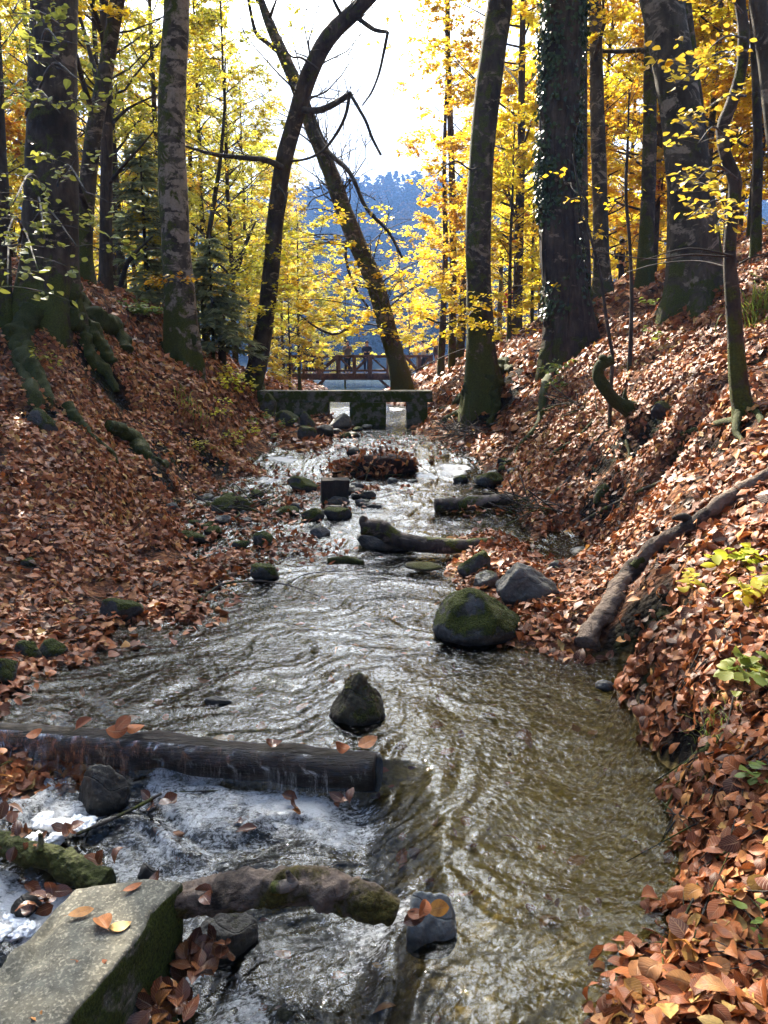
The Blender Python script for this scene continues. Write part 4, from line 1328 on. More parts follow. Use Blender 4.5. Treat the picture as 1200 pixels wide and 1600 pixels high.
    for k in range(9):
        a0 = rr.uniform(2.6, 5.6); ys = np.linspace(545, -40, 16)
        Q = [pt(np.interp(y, [-50, 20, 120, 220, 320, 400, 460, 520, 552], [882, 880, 876, 872, 872, 876, 884, 890, 893]), y, 15) + np.array([math.cos(a0 + .25 * math.sin(y * .02 + k)), math.sin(a0 + .25 * math.sin(y * .02 + k)), 0]) * wpx(np.interp(y, [-50, 320, 460, 552], [27.5, 28, 31.5, 38]), 15) for y in ys]
        tube(bs, np.array(Q), np.linspace(.02, .008, 16), 5, 40, .1, 6, k)
    obj('ivy_stem', bs, m_bark_rough, o)
    hero('beech_tree', 'dark trunk hard behind the ivy covered one', [(908, 520, 16.6, 40), (906, 460, 16.6, 34), (902, 330, 16.6, 32), (901, 200, 16.6, 30), (902, 60, 16.6, 28), (902, -50, 16.6, 26)], 17, m_bark_dark, m_leaf_y, 13, .4, 4, 8, 8, 3.6, 54, 6, .12)
    hero('beech_tree', 'slim pale grey beech right of the ivy covered trunk', [(944, 474, 20, 34), (941, 430, 20, 25), (938, 330, 20, 22), (935, 230, 20, 21), (932, 120, 20, 19), (930, 0, 20, 17), (929, -50, 20, 16)], 18, m_bark_grey, m_leaf_y, 14, .45, 4, 8, 10, 3.6, 54, 6, .12)
    hero('beech_tree', 'straight grey brown trunk near the crest left of the stout beech', [(1006, 458, 19, 28), (1008, 410, 19, 23), (1012, 320, 19, 21), (1015, 220, 19, 20), (1016, 110, 19, 18), (1016, 0, 19, 16)], 18, m_bark_moss, m_leaf_o, 15, .3, 4, 8, 9, 3.6, 54, 6, .12)
    hero('beech_tree', 'stout smooth beech leaning left at the crest of the right bank', [(1086, 486, 12, 90), (1085, 450, 12, 72), (1082, 400, 12, 65), (1078, 320, 12, 60), (1070, 230, 12, 57), (1058, 140, 12, 56), (1044, 60, 12, 57), (1030, -30, 12, 58)], 18, m_bark_grey, m_leaf_y, 16, .5, 5, 8.5, 15, 5.2, 62, 7, .13, bias=math.pi * 1.1,
         roots=[[(1062, 460, 24, 11.9), (1045, 480, 14), (1030, 492, 7)], [(1105, 440, 26, 11.9), (1122, 430, 18), (1135, 432, 8)]])
    hero('beech_tree', 'thin dark trunk slanting behind the stout beech', [(1122, 432, 15.5, 21), (1114, 360, 15.5, 17), (1100, 240, 15.5, 15), (1086, 120, 15.5, 14), (1072, 0, 15.5, 13), (1066, -50, 15.5, 12)], 14, m_bark_moss, m_leaf_o, 17, .3, 4, 8, 8, 3.2, 28, 5, .16)

    def ex_T13(bb, bl, rr, P):
        for (x, y, D, x2, y2, D2, tint) in [(1165, 60, 6.8, 1085, 100, 5.0, .55), (1168, 80, 6.8, 1060, 130, 4.9, .3), (1150, 95, 6.8, 1100, 125, 5.2, .4), (1165, 150, 6.8, 1075, 200, 5.0, .3), (1130, 210, 6.8, 1090, 225, 5.4, .35), (1140, 270, 6.8, 1085, 285, 5.0, .25), (1152, 280, 6.8, 1110, 300, 5.0, .35),
                                       (1150, 320, 6.8, 1070, 345, 5.2, .45), (1146, 340, 6.8, 1120, 352, 5.2, .3), (1160, 20, 6.8, 1110, 10, 5.6, .6), (1146, 400, 6.8, 1000, 408, 6.5, .9)]:
            a, c = pt(x, y, D), pt(x2, y2, D2)
            mid = (a + c) / 2 + [0, 0, .08]
            Q = tube(bb, np.stack([a, mid, c]), [.011, .006, .003], 5, 9, .05, 5)
            d = unit(c - mid)
            for s in range(3 if tint < .8 else 0):
                q = Q[rr.integers(5, 9)]
                az = rr.uniform(-.8, .8)
                dd = np.array([d[0] * math.cos(az) - d[1] * math.sin(az), d[0] * math.sin(az) + d[1] * math.cos(az), rr.normal(0, .1)])
                spray(bb, bl, q, dd, rr.uniform(.16, .34), .003, 10, .054, rr, big=True, flat=.45, rnd=tint)
        branch_px(bb, [(1142, 402, 6.9), (1080, 398, 6.7), (1020, 405, 6.4), (960, 398, 6.2), (905, 385, 6)], 3, 1)
        branch_px(bb, [(1146, 420, 6.9), (1090, 408, 7.3), (1030, 412, 7.6), (980, 425, 8)], 3, 1)
        branch_px(bb, [(1155, 412, 6.9), (1175, 402, 6.8), (1210, 395, 6.7)], 3, 2)
    hero('crooked_young_tree', 'thin crooked trunk with an S bend low on the right bank', [(1164, 648, 6.9, 34), (1156, 610, 6.9, 29), (1150, 540, 6.9, 25), (1144, 460, 6.9, 22), (1140, 400, 6.9, 18), (1146, 320, 6.9, 18), (1149, 285, 6.9, 20), (1133, 240, 6.9, 17), (1129, 200, 6.9, 18), (1144, 160, 6.9, 17), (1158, 110, 6.9, 16), (1162, 50, 6.9, 16), (1154, -10, 6.9, 14), (1150, -50, 6.9, 13)], 8.5, m_bark_dark, m_leaf_sp, 18, .3, 3, 6, 7, 2.4, 30, 4, .11, extra=ex_T13,
         roots=[[(1162, 640, 16, 6.9), (1158, 672, 12), (1152, 700, 6)], [(1170, 640, 14, 6.9), (1185, 655, 10), (1197, 668, 6)]], fine=80, rlimb=.03)
    hero('beech_tree', 'grey trunk leaning in at the upper right corner', [(1235, 440, 9, 36), (1222, 300, 9, 28), (1208, 180, 9, 26), (1196, 80, 9, 24), (1184, 0, 9, 23), (1176, -50, 9, 22)], 14, m_bark_grey, m_leaf_y, 19, .3, 4, 7.5, 8, 3.2, 54, 6, .12)
    hero('beech_tree', 'dim brown trunk behind the crooked young tree at the right edge', [(1180, 420, 14, 18), (1182, 330, 14, 15), (1184, 220, 14, 13), (1180, 100, 14, 12), (1176, 0, 14, 11)], 13, m_bark_dark, m_leaf_o, 20, .3, 3, 6.5, 7, 3, 26, 4, .16)
    hero('young_beech', 'tall pole thin beech rising alone into the sky left of the mossy streamside trunk', [(706, 560, 26, 12), (708, 440, 26, 11), (707, 330, 26, 10), (704, 200, 26, 9), (700, 90, 26, 8), (699, -20, 26, 7)], 14.5, m_bark_dark, m_leaf_o, 21, .2, 3, 5.0, 30, 2.1, 26, 4, .10, rlimb=.02, conical=.3, bare=.2, m=10)
    hero('young_beech', 'dark spindly stem just left of the lone pole thin beech', [(688, 590, 25, 12), (692, 500, 25, 10), (696, 380, 25, 8), (694, 250, 25, 6), (697, 150, 25, 4)], 11.2, m_bark_dark, m_leaf_o, 22, .2, 3, 2.6, 12, 1.5, 16, 3, .12, rlimb=.016, conical=.3, m=10)
    hero('young_beech', 'dark twin stem behind the lone pole thin beech', [(716, 575, 27, 16), (722, 500, 27, 13), (728, 400, 27, 9), (735, 300, 27, 5)], 8.8, m_bark_dark, m_leaf_y, 23, .2, 3, 2.6, 12, 1.8, 18, 4, .12, rlimb=.016, conical=.3, m=10)
    # bare saplings on the right bank
    for lab, pth, sd in (('bare dark sapling on the right bank beside the grey brown trunk', [(985, 545, 11, 7), (987, 470, 11, 6), (984, 380, 11, 5), (978, 300, 11, 5), (981, 220, 11, 4), (983, 140, 11, 2)], 31),
                         ('bare bent sapling right of the ivy covered trunk', [(958, 560, 10, 6), (948, 500, 10, 5), (936, 420, 10, 4), (920, 360, 10, 4), (905, 300, 10, 3), (895, 240, 10, 2)], 32)):
        hero('beech_sapling', lab, pth, 0, m_twig, m_leaf_o, sd, .2, 3, 0, 0, extra=lambda bb, bl, rr, P: (twigs(bb, P[14:], .006, 9, .7, rr, 2, .2), [spray(bb, bl, P[rr.integers(24, 58)], np.array([rr.normal(), rr.normal(), .2]), .35, .003, 7, .07, rr, rnd=.5) for _ in range(5)]), cat='sapling', m=8)
    # thin stems on the left by the spruces
    hero('beech_sapling', 'thin bent sapling with sparse green leaves right of the lichened beech', [(318, 470, 19, 10), (322, 400, 19, 8), (332, 330, 19, 7), (343, 260, 19, 6), (350, 180, 19, 4), (352, 90, 19, 2)], 9.5, m_bark_dark, m_leaf_g, 33, .2, 3, 3.0, 34, 2.4, 44, 6, .075, rlimb=.014, conical=.3, m=10, cat='sapling')
    hero('beech_sapling', 'small leaning dead stem in front of the dark spruce', [(181, 476, 17.5, 9), (190, 440, 17.5, 8), (200, 410, 17.4, 7), (222, 385, 17.2, 4), (240, 368, 17, 2)], 0, m_twig, m_leaf_g, 34, .2, 3, 0, 0, m=8, cat='sapling',
         extra=lambda bb, bl, rr, P: (branch_px(bb, [(200, 410, 17.4), (230, 390, 17), (262, 388, 16.6)], 3, 1), branch_px(bb, [(203, 396, 17.4), (195, 388, 17.3), (188, 380, 17.2)], 3, 1)))
    hero('beech_sapling', 'crooked dead stem leaning right behind the lichened beech', [(345, 488, 19, 12), (356, 450, 19, 10), (370, 420, 19, 8), (385, 380, 19, 5), (400, 345, 19, 2)], 0, m_twig, m_leaf_g, 35, .2, 3, 0, 0, m=8, cat='sapling',
         extra=lambda bb, bl, rr, P: (branch_px(bb, [(362, 436, 19), (350, 420, 19), (340, 412, 19), (330, 432, 19)], 4, 2), twigs(bb, P[20:], .008, 6, .8, rr)))
    spruce('spruce_tree', 'dark grey green spruce left of the lichened beech', 232, 485, 19, 3.9, 1.35, 61)
    spruce('spruce_tree', 'young pale green spruce right of the lichened beech', 334, 560, 17.5, 2.7, 1.15, 62)
    spruce('spruce_tree', 'tiny dark spruce on the crest behind the mossy stones', 262, 470, 21, 3.2, 1.2, 63)

    # --- the forest behind
    K = {
        'yellow': bg_tree('golden_beech', 101, 14, 1.6, .15, 46, 4.2, .115, 78, 8, m_bark_dark, m_leaf_y),
        'gold': bg_tree('golden_beech', 102, 13, 1.4, .13, 42, 3.8, .115, 76, 8, m_bark_grey, m_leaf_o),
        'green': bg_tree('yellow_green_beech', 103, 13, 1.8, .13, 44, 3.8, .10, 74, 8, m_bark_moss, m_leaf_g),
        'sparse': bg_tree('thin_crowned_beech', 104, 16, 2.6, .12, 44, 3.6, .10, 50, 7, m_bark_dark, m_leaf_g, bare=.12),
        'small': bg_tree('young_beech', 105, 6.5, .7, .06, 34, 2.2, .10, 50, 6, m_bark_dark, m_leaf_y, rlimb=.025),
        'smallg': bg_tree('young_beech', 106, 6.0, .6, .06, 34, 2.2, .10, 50, 6, m_bark_dark, m_leaf_g, rlimb=.025),
    }
    used = set()
    where = {  # kind, px, D, scale, spin, label
    }
    L = []
    def put(kind, px, D, s, lab, grp):
        L.append((kind, px, D, s, lab, grp))
    GR = 'golden beeches in the forest behind the right bank'
    LAB = {'yellow': 'bright yellow beech in the sunlit forest behind the right bank', 'gold': 'orange gold beech in the sunlit forest behind the right bank', 'green': 'yellow green beech in the forest behind the right bank'}
    rr = np.random.default_rng(77)
    spots = [(800, 24, 'yellow'), (840, 31, 'yellow'), (880, 38, 'yellow'), (775, 36, 'green'), (920, 28, 'gold'), (965, 36, 'yellow'), (1000, 26, 'yellow'), (1040, 33, 'yellow'), (1075, 24, 'gold'), (1110, 31, 'yellow'), (1150, 22, 'yellow'), (1190, 27, 'yellow'), (1230, 20, 'gold'), (1260, 30, 'gold'),
             (1130, 40, 'gold'), (1010, 44, 'yellow'), (930, 46, 'yellow'), (850, 48, 'yellow'), (800, 54, 'green'), (1210, 38, 'yellow'), (1290, 24, 'gold'), (1060, 50, 'yellow'), (760, 46, 'yellow'), (890, 58, 'yellow'), (970, 60, 'yellow')]
    for px, D, k in spots:
        put(k, px, D, rr.uniform(.8, 1.1), LAB[k], GR)
    GL = 'thin crowned beeches in the forest behind the left bank'
    LABL = {'sparse': 'thin leaved beech in the forest behind the left bank', 'green': 'yellow green beech in the forest behind the left bank', 'gold': 'orange gold beech in the forest behind the left bank', 'yellow': 'bright yellow beech in the forest behind the left bank'}
    for px, D, k in [(-60, 20, 'gold'), (20, 26, 'green'), (70, 33, 'green'), (130, 25, 'sparse'), (190, 24, 'sparse'), (225, 33, 'sparse'), (-120, 28, 'yellow'), (160, 40, 'green'), (50, 44, 'sparse'), (270, 27, 'sparse'), (-30, 36, 'sparse'), (250, 50, 'green'), (120, 34, 'green'), (195, 30, 'green'), (300, 40, 'sparse'), (230, 42, 'sparse'), (350, 48, 'sparse'), (90, 24, 'sparse'), (20, 50, 'gold'), (150, 52, 'yellow'), (205, 22, 'sparse'), (45, 30, 'green'), (110, 44, 'green'), (285, 33, 'green')]:
        put(k, px, D, rr.uniform(.75, 1.0), LABL[k], GL)
    put('sparse', 330, 27, .8, 'tall airy green beech between the lichened beech and the leaning dark one', None)
    put('sparse', 395, 33, .75, 'airy green beech behind the foot of the leaning dark beech', None)
    put('smallg', 370, 26, .8, 'bushy green young beech left of the leaning dark beech', None)
    put('small', 455, 23, .55, 'low orange young beech at the left end of the weir', None)
    put('smallg', 470, 31, 1.05, 'green young beech overhanging the left end of the wooden footbridge', None)
    put('smallg', 430, 36, 1.1, 'yellow green young beech left of the wooden footbridge', None)
    put('sparse', 372, 24, .68, 'tall airy green beech just left of the leaning dark beech', None)
    put('sparse', 315, 34, 1.1, 'tall green beech far behind the bent sapling', None)
    put('green', 436, 62, 1.25, 'tallest yellow green beech on the lake shore beyond the left end of the footbridge', None)
    put('green', 402, 50, 1.1, 'green beech on the lake shore behind the leaning dark beech', None)
    put('smallg', 505, 52, 1.0, 'yellow green young beech beyond the left half of the wooden footbridge', None)
    put('sparse', 445, 38, .62, 'thin airy beech rising behind the left half of the wooden footbridge', None)
    put('small', 540, 48, 1.0, 'yellow young beech beyond the middle of the wooden footbridge', None)
    put('small', 690, 30, .95, 'yellow young beech at the right end of the wooden footbridge', None)
    put('small', 730, 24, .7, 'low yellow young beech behind the mossy streamside trunk', None)
    put('small', 640, 50, 1.0, 'golden young beech beyond the right end of the wooden footbridge', None)
    put('small', 790, 20, .8, 'bright yellow young beech right of the mossy streamside trunk', None)
    put('small', 825, 25, .85, 'bright yellow young beech left of the ivy covered trunk', None)
    put('small', 1040, 38, 1.0, 'low golden beech between the grey brown trunk and the stout beech', None)
    put('small', 985, 40, 1.1, 'low golden beech behind the bare dark sapling', None)
    for kind, px, D, s, lab, grp in L:
        x = (px - 600) / F * D; y = D
        z = gz(x, y) - .05
        o = K[kind] if kind not in used else copy_tree(K[kind])
        used.add(kind)
        o.location = (x, y, max(z, .9)); o.rotation_euler = (0, 0, rr.uniform(0, 6.28)); o.scale = (s, s, s)
        tag(o, lab, 'tree' if not kind.startswith('small') else 'young tree')
        if grp: o['group'] = grp
        elif 'group' in o: del o['group']
# ------------------------------------------------------------------ rocks, logs, built things
def rock(label, x0, y0, x1, y1, mat, seed, planes=None, deep=.85, facets=13, name='rock', rough=.06, sink=.35, hi=False, group=None, D=None, over=1.0, dz=0.0):
    cx = (x0 + x1) / 2
    if D is None:
        p = ghit(cx, y1 - (y1 - y0) * .08, smooth=True); D = p[1]
    else:
        p = pt(cx, y1, D)
    w = wpx(x1 - x0, D)
    top = pt(cx, y0, D + w * deep * .35)[2]
    zb = p[2]
    H = max(top - zb, .02) * over
    half = np.array([w / 2 * 1.06, w * deep / 2, H * (1 + sink) / 2 * 1.06])
    c = np.array([pt(cx, y1, D + w * deep * .42)[0], D + w * deep * .42, top - half[2] * .96 + dz])
    V, T = rock_verts(half, seed, facets, planes, rough, hi)
    b = B(); b.add(V + c, None, T)
    return solid(name, b, mat, label, 'rock', (c[0], c[1], zb), group)


def sit(P, px, py, lift=0.0):
    """drop a point onto the ground or water below it"""
    return np.array([P[0], P[1], max(gz(P[0], P[1]), float(Wlev(P[0], P[1]))) + lift])


def log_px(name, label, lst, mat, cat, seed=0, n=60, amp=.12, m=16, freq=6, lift=.35, fixed=False, cut=False):
    P = []
    for q in lst:
        P.append(pt(q[0], q[1], q[3]) if len(q) > 3 else ghit(q[0], q[1]))
    P = np.array(P); rs = np.array([wpx(q[2], p[1]) / 2 for q, p in zip(lst, P)])
    P[:, 2] += rs * lift
    b = B(); tube(b, P, rs, m, n, amp, freq, seed, True, 0, None, .02)
    return solid(name, b, mat, label, cat, P[0])


def leaf_thing(label, P, ang, L, rnd, mat, tilt=(0, 0), curl=.12, group=None, wid=.31, seed=0):
    rr = np.random.default_rng(seed)
    b = B()
    nn = np.array([[tilt[0], tilt[1], 1.0]])
    dv = np.array([[math.cos(ang), math.sin(ang), 0]]); dv -= nn * (dv @ nn.T) / (nn @ nn.T)
    leaves(b, np.array([P]), dv, nn, L, L * wid, curl, .12, (11, 7), rnd, r=rr)
    d = unit(dv[0])
    tube(b, np.stack([np.array(P) - d * L * .16 + [0, 0, .002], np.array(P) + d * L * .02 + [0, 0, .001]]), [.0011, .0009], 4, cap=False, rnd=.2)
    return solid('fallen_leaf', b, mat, label, 'leaf', P, group)


def build_stream_things():
    RM, RW, RP, RD = m_rock_moss, m_rock, m_rock_pale, m_rock_dark
    rock('large mossy green boulder standing in the stream below the right bank', 672, 918, 817, 1016, RM, 6, [(-.3, -.8, .45, .80), (.75, -.2, .62, .62), (-.8, 0, .5, .74), (.05, .3, 1, .9), (1, -.3, .1, .9)], .95, 7, 'boulder', .05, .3, True)
    rock('pale grey pointed boulder propped against the right bank leaves', 768, 874, 876, 958, RP, 12, [(.5, -.2, .85, .60), (-.85, -.1, .5, .72), (-.2, -.9, .3, .78), (.1, .9, .5, .6)], .7, 12, 'boulder', .05, .4, True)
    rock('round mossy rock under the right end of the forked driftwood', 714, 860, 770, 908, RM, 21, None, .9, 22)
    rock('dark wedge shaped stone between the mossy boulder and the pale pointed boulder', 734, 892, 780, 924, RW, 22, None, .8, 10)
    rock('lone dark pyramid shaped rock in the middle of the pool', 512, 1046, 604, 1140, m_rock_brown, 31, [(-.75, -.25, .62, .50), (.85, -.15, .55, .62), (.1, -.85, .5, .62), (0, .8, .6, .55), (.3, -.1, .95, .93)], .9, 4, 'rock', .09, .3, True)
    rock('wet grey rock holding fallen leaves beside the mossy driftwood tip', 622, 1396, 720, 1492, m_rock_wetgrey, 41, [(.05, -.62, .75, .58), (.1, .7, .70, .72), (-.9, 0, .3, .85), (.9, -.1, .3, .85), (0, -1, .1, .7)], .95, 4, 'rock', .04, .5, True)
    rock('smooth mossy rock alone at the left edge of the pool', 153, 934, 224, 978, RM, 51, None, .8, 16, hi=True)
    rock('left one of two small mossy stones side by side near the left shore', 24, 1000, 66, 1038, RM, 52)
    rock('right one of two small mossy stones side by side near the left shore', 64, 1000, 107, 1033, RM, 53)
    rock('dark stone cut by the left edge of the picture at the shore', -22, 1026, 34, 1076, RM, 54)
    rock('broad mossy rock among drifted leaves on the left shoal', 334, 772, 403, 808, RM, 55, None, .8, 16)
    rock('flat dark mossy rock on the leafy left shore', 262, 828, 322, 855, RM, 56, None, .8, 16)
    rock('rounded mossy rock beside the arched twig', 389, 876, 441, 911, RM, 57, None, .85, 22)
    rock('small dark mossy rock on the left shoal, right of a smaller one', 393, 832, 429, 858, RM, 58)
    rock('smallest mossy stone on the left shoal', 364, 843, 392, 860, RM, 59)
    rock('low mossy stone upstream of the flat pair', 427, 790, 468, 808, RM, 60)
    rock('left half of a flat mossy pair of stones below the square stump', 467, 792, 507, 817, RM, 61)
    rock('right half of a flat mossy pair of stones below the square stump', 505, 790, 550, 815, RM, 62)
    rock('grey stone leaning against the foot of the square stump', 516, 772, 548, 792, RW, 63)
    rock('dark mossy stone left of the square stump', 446, 744, 497, 770, RM, 64)
    rock('wide dark boulder under the thick end of the forked driftwood', 556, 826, 650, 864, RW, 65, None, .7, 10, 'boulder', hi=True)
    rock('brown wet rock in the right hand cascade', 743, 735, 787, 764, RM, 66)
    rock('small broken stone among wet leaves in midstream', 482, 824, 516, 844, RW, 67)
    rock('flat slate slab just under the water by the forked driftwood', 634, 878, 692, 902, m_rock_brown, 68, [(0, 0, 1, .5)], .9, 8, over=.5)
    rock('small flat stone right of the square stump', 556, 778, 580, 792, RW, 69)
    rock('tall mossy block left of the weir', 402, 612, 432, 655, RM, 70, None, .9, 9)
    rock('low mossy stone in front of the tall block left of the weir', 430, 640, 470, 672, RM, 71)
    rock('upright mossy stone against the left wall of the weir', 466, 642, 492, 674, RM, 72)
    rock('wedge shaped boulder in front of the left opening of the weir', 512, 645, 548, 672, RW, 73, [(-.6, -.2, .7, .5)], .8, 8)
    rock('small dark stone below the wedge shaped boulder at the weir', 492, 662, 522, 684, RD, 74)
    rock('mossy slab lying along the left shore below the weir', 462, 662, 495, 694, RM, 75)
    rock('wet rock streaming with water under the big dark log', 118, 1196, 204, 1276, RD, 76, None, .7, 9, hi=True, dz=-.02)
    rock('dark rock in shadow beneath the mossy driftwood', 288, 1428, 408, 1506, RD, 77, None, .6, 9, hi=True)
    rock('sunken olive rock at the bottom of the picture right of the concrete block', 418, 1500, 510, 1612, m_rock_brown, 78, None, .9, 7, over=.6, dz=-.19)
    rock('small brown stone under the swift water right of the concrete block', 215, 1352, 250, 1380, RD, 79)
    rock('dark rock poking out of white water near the left edge', 20, 1400, 66, 1440, RD, 80)
    rock('thin dark stone awash left of the pyramid rock', 316, 1090, 362, 1104, RD, 81, None, .5, 9, over=1.0)
    rock('mossy cushion stone among leaves low on the left bank', 32, 868, 60, 890, RM, 82)
    rock('mossy stone on the left crest beside the lichened beech', 226, 506, 256, 526, RM, 83)
    rock('second mossy stone on the left crest, nearer the lichened beech', 250, 530, 272, 548, RM, 84)
    rock('big mossy stone caught under the roots on the left bank', 40, 640, 90, 688, RM, 85, None, .7, 12)
    rock('grey stone in the small still pool at the right shore', 888, 856, 930, 868, RW, 86)
    rock('dark pointed stone in the leaves behind the pale boulder', 856, 876, 892, 898, RW, 87)
    rock('dark mossy stump stone beside the broken mossy snag', 1018, 624, 1050, 650, RM, 88)
    rock('small mossy stone on the right bank under a grey branch', 930, 756, 952, 784, RM, 89)
    rock('mossy stone at the end of the branch pile on the right shore', 886, 786, 908, 806, RM, 90)
    rock('little wet stone at the right waterline below the black hollow', 930, 1062, 960, 1082, RW, 91)
    rs = np.random.default_rng(92)
    for grp, lab, n, (cx, cy, sx, sy), mats in (('small stones scattered over the left shoal', 'small mossy stone scattered over the left shoal', 22, (350, 810, 90, 45), (RM, RW)),
                                   ('small stones breaking the midstream riffle', 'small wet stone breaking the midstream riffle', 18, (570, 775, 60, 40), (RW, RD)),
                                   ('small stones at the foot of the right bank', 'small dark stone at the foot of the right bank', 14, (790, 745, 50, 35), (RW, RM)),
                                   ('stones heaped below the weir', 'stone heaped at the water edge below the weir', 14, (520, 672, 70, 10), (RW, RM))):
        for i in range(n):
            x, y = rs.normal(cx, sx * .6), rs.normal(cy, sy * .6); w = rs.uniform(12, 30) * (y / 800) ** 1.5; h = w * rs.uniform(.4, .62)
            rock(lab, x - w / 2, y - h, x + w / 2, y, mats[rs.integers(0, 2)], 500 + i + int(cx), None, .85, 14, group=grp)

    # the long dark log that dams the pool
    ax = unit(LOGB - LOGA); t = np.linspace(0, 1, 90)
    P = LOGA + (LOGB - LOGA) * t[:, None] + np.array([0, 0, 1.0]) * (-.05 + .02 * np.sin(t * 5))[:, None]
    r = np.interp(t, [0, .5, .97, 1], [.088, .100, .110, .104])
    P = P + np.stack([fbm(P * 2.2 + 7 * k, 3, 600 + k) for k in range(3)], 1) * .022
    b = B(); tube(b, P, r, 64, 240, .085, 6, 9, True)
    o = thing('dam_log', 'long wet black log lying across the stream with leaves caught on top', 'log', P[0])
    obj('log', b, m_log, o)
    rr = np.random.default_rng(5)
    for i, (px, py, lab) in enumerate([(560, 1166, 'tan leaf lying on the right end of the black log'), (547, 1168, 'narrow brown leaf standing beside the tan one on the black log'), (415, 1156, 'broad red brown leaf plastered over the middle of the black log'), (180, 1142, 'wet leaf snagged on the black log left of centre'), (165, 1140, 'curled leaf snagged on the black log beside another'), (118, 1140, 'crumpled leaf on the black log where the water strands fall'), (40, 1150, 'orange brown leaf at the left end of the black log'), (195, 1135, 'long dry leaf sticking up behind the black log')]):
        q = ptz(px, py, .075)
        leaf_thing(lab, q, rr.uniform(-.6, .6) + (2.9 if i == 1 else .2), rr.uniform(.085, .12), [.75, .5, .35, .4, .5, .3, .6, .7][i], m_litter if i != 2 else m_litter_wet, (rr.normal(0, .3), -.45), .18, None, .33, 200 + i)
    # the sheet of water that slides over the log
    t = np.linspace(-.02, .985, 260); u = np.linspace(0, 1, 26)
    TT, UU = np.meshgrid(t, u, indexing='ij')
    P0 = LOGA + (LOGB - LOGA) * TT.ravel()[:, None]
    th = rad(48) - UU.ravel() * rad(85)
    lefty = sstep(.36, .12, TT.ravel())
    rr_ = .114 + .008 * fbm(np.c_[TT.ravel() * 40, UU.ravel() * 3, 0 * TT.ravel()], 3, 12)
    fall = np.maximum(UU.ravel() - .62, 0) / .38
    hx = np.cos(th) * rr_; hz = np.sin(th) * rr_
    hx = np.where(fall > 0, np.cos(rad(48 - 85 * .62)) * rr_ + fall * .10 * (.4 + .6 * lefty), hx)
    hz = np.where(fall > 0, np.sin(rad(48 - 85 * .62)) * rr_ - fall * .24, hz)
    V = P0 + np.stack([_ln[0] * hx, _ln[1] * hx, hz - .03], 1)
    nu = len(u); i = np.arange(len(t) - 1)[:, None] * nu; j = np.arange(nu - 1)[None]
    Q = np.stack([i + j, i + nu + j, i + nu + j + 1, i + j + 1], -1).reshape(-1, 4)
    b = B(); b.add(V, Q, None, lefty, np.c_[TT.ravel() * 2.0, UU.ravel()])
    obj('falling_water', b, m_foamwater, kind='stuff')
    # foam head
    b = B()
    rr = np.random.default_rng(6)
    for k in range(14):
        c = ptz(rr.uniform(55, 135), rr.uniform(1280, 1312), -.20)
        V, T = rock_verts(np.array([.05, .05, .035]) * rr.uniform(.6, 1.25), 300 + k, 26, None, .22)
        b.add(V + c, None, T)
    for k in range(10):
        c = ptz(rr.uniform(-10, 60), rr.uniform(1400, 1470), -.36)
        V, T = rock_verts(np.array([.05, .05, .03]) * rr.uniform(.5, 1.2), 340 + k, 26, None, .25)
        b.add(V + c, None, T)
    obj('foam', b, m_foam, kind='stuff')

    # concrete block, lower left
    z = .14
    p0 = ptz(282, 1374, z); p1 = ptz(112, 1384, z); p2 = ptz(100, 1606, z)
    u = unit(p1 - p0); v = unit(p2 - p0); lu = np.linalg.norm(p1 - p0); lv = np.linalg.norm(p2 - p0) * 1.7
    bm = bmesh.new()
    vs = [bm.verts.new(Vector(p0 + u * lu * a + v * lv * c + np.array([0, 0, -h]))) for h in (0, .75) for a, c in ((0, 0), (1, 0), (1, 1), (0, 1))]
    for f in ((0, 1, 2, 3), (7, 6, 5, 4), (0, 4, 5, 1), (1, 5, 6, 2), (2, 6, 7, 3), (3, 7, 4, 0)):
        bm.faces.new([vs[i] for i in f])
    bmesh.ops.recalc_face_normals(bm, faces=bm.faces)
    bmesh.ops.bevel(bm, geom=list(bm.edges), offset=.018, segments=3, affect='EDGES', profile=.55)
    for _ in range(5):
        bmesh.ops.subdivide_edges(bm, edges=[e for e in bm.edges if e.calc_length() > .03], cuts=1, use_grid_fill=True)
    bmesh.ops.triangulate(bm, faces=bm.faces)
    bm.verts.index_update()
    V = np.array([w.co[:] for w in bm.verts]); T = np.array([[w.index for w in f.verts] for f in bm.faces]); bm.free()
    nz = np.stack([fbm(V * 7 + 5 * k, 4, 400 + k) for k in range(3)], 1)
    chip = np.clip(fbm(V * 5, 3, 407) - .25, 0, 1)
    V = V + nz * .011
    ctr = V.mean(0)
    edge = sstep(.035, 0, np.abs(V[:, 2] - z)) 
    V = V - (V - ctr) / np.linalg.norm(V - ctr, axis=1)[:, None] * (chip * edge * .13)[:, None]
    b = B(); b.add(V, None, T)
    solid('concrete_block', b, m_conc, 'rough grey concrete block with mossy side at the lower left corner', 'block', (ctr[0], ctr[1], z - .75))
    for i, (px, py, a, L, rn, w, lab) in enumerate([(106, 1430, .45, .085, .93, .24, 'narrow tan leaf at the left on the concrete block'), (168, 1452, 2.3, .085, .78, .36, 'brown leaf of the touching pair on the concrete block'), (170, 1450, .55, .075, .99, .33, 'yellow leaf of the touching pair on the concrete block'),
                                              (118, 1500, .05, .10, .40, .22, 'curled dull brown leaf lowest on the concrete block'), (192, 1392, .6, .07, .60, .22, 'rusty leaf near the back edge of the concrete block'), (48, 1590, .9, .035, .9, .4, 'tiny pale leaf at the lower edge of the concrete block')]):
        leaf_thing(lab, ptz(px, py, z + .012), a, L, rn, m_litter, (rng.normal(0, .05), rng.normal(0, .05)), .10, None, w, 230 + i)
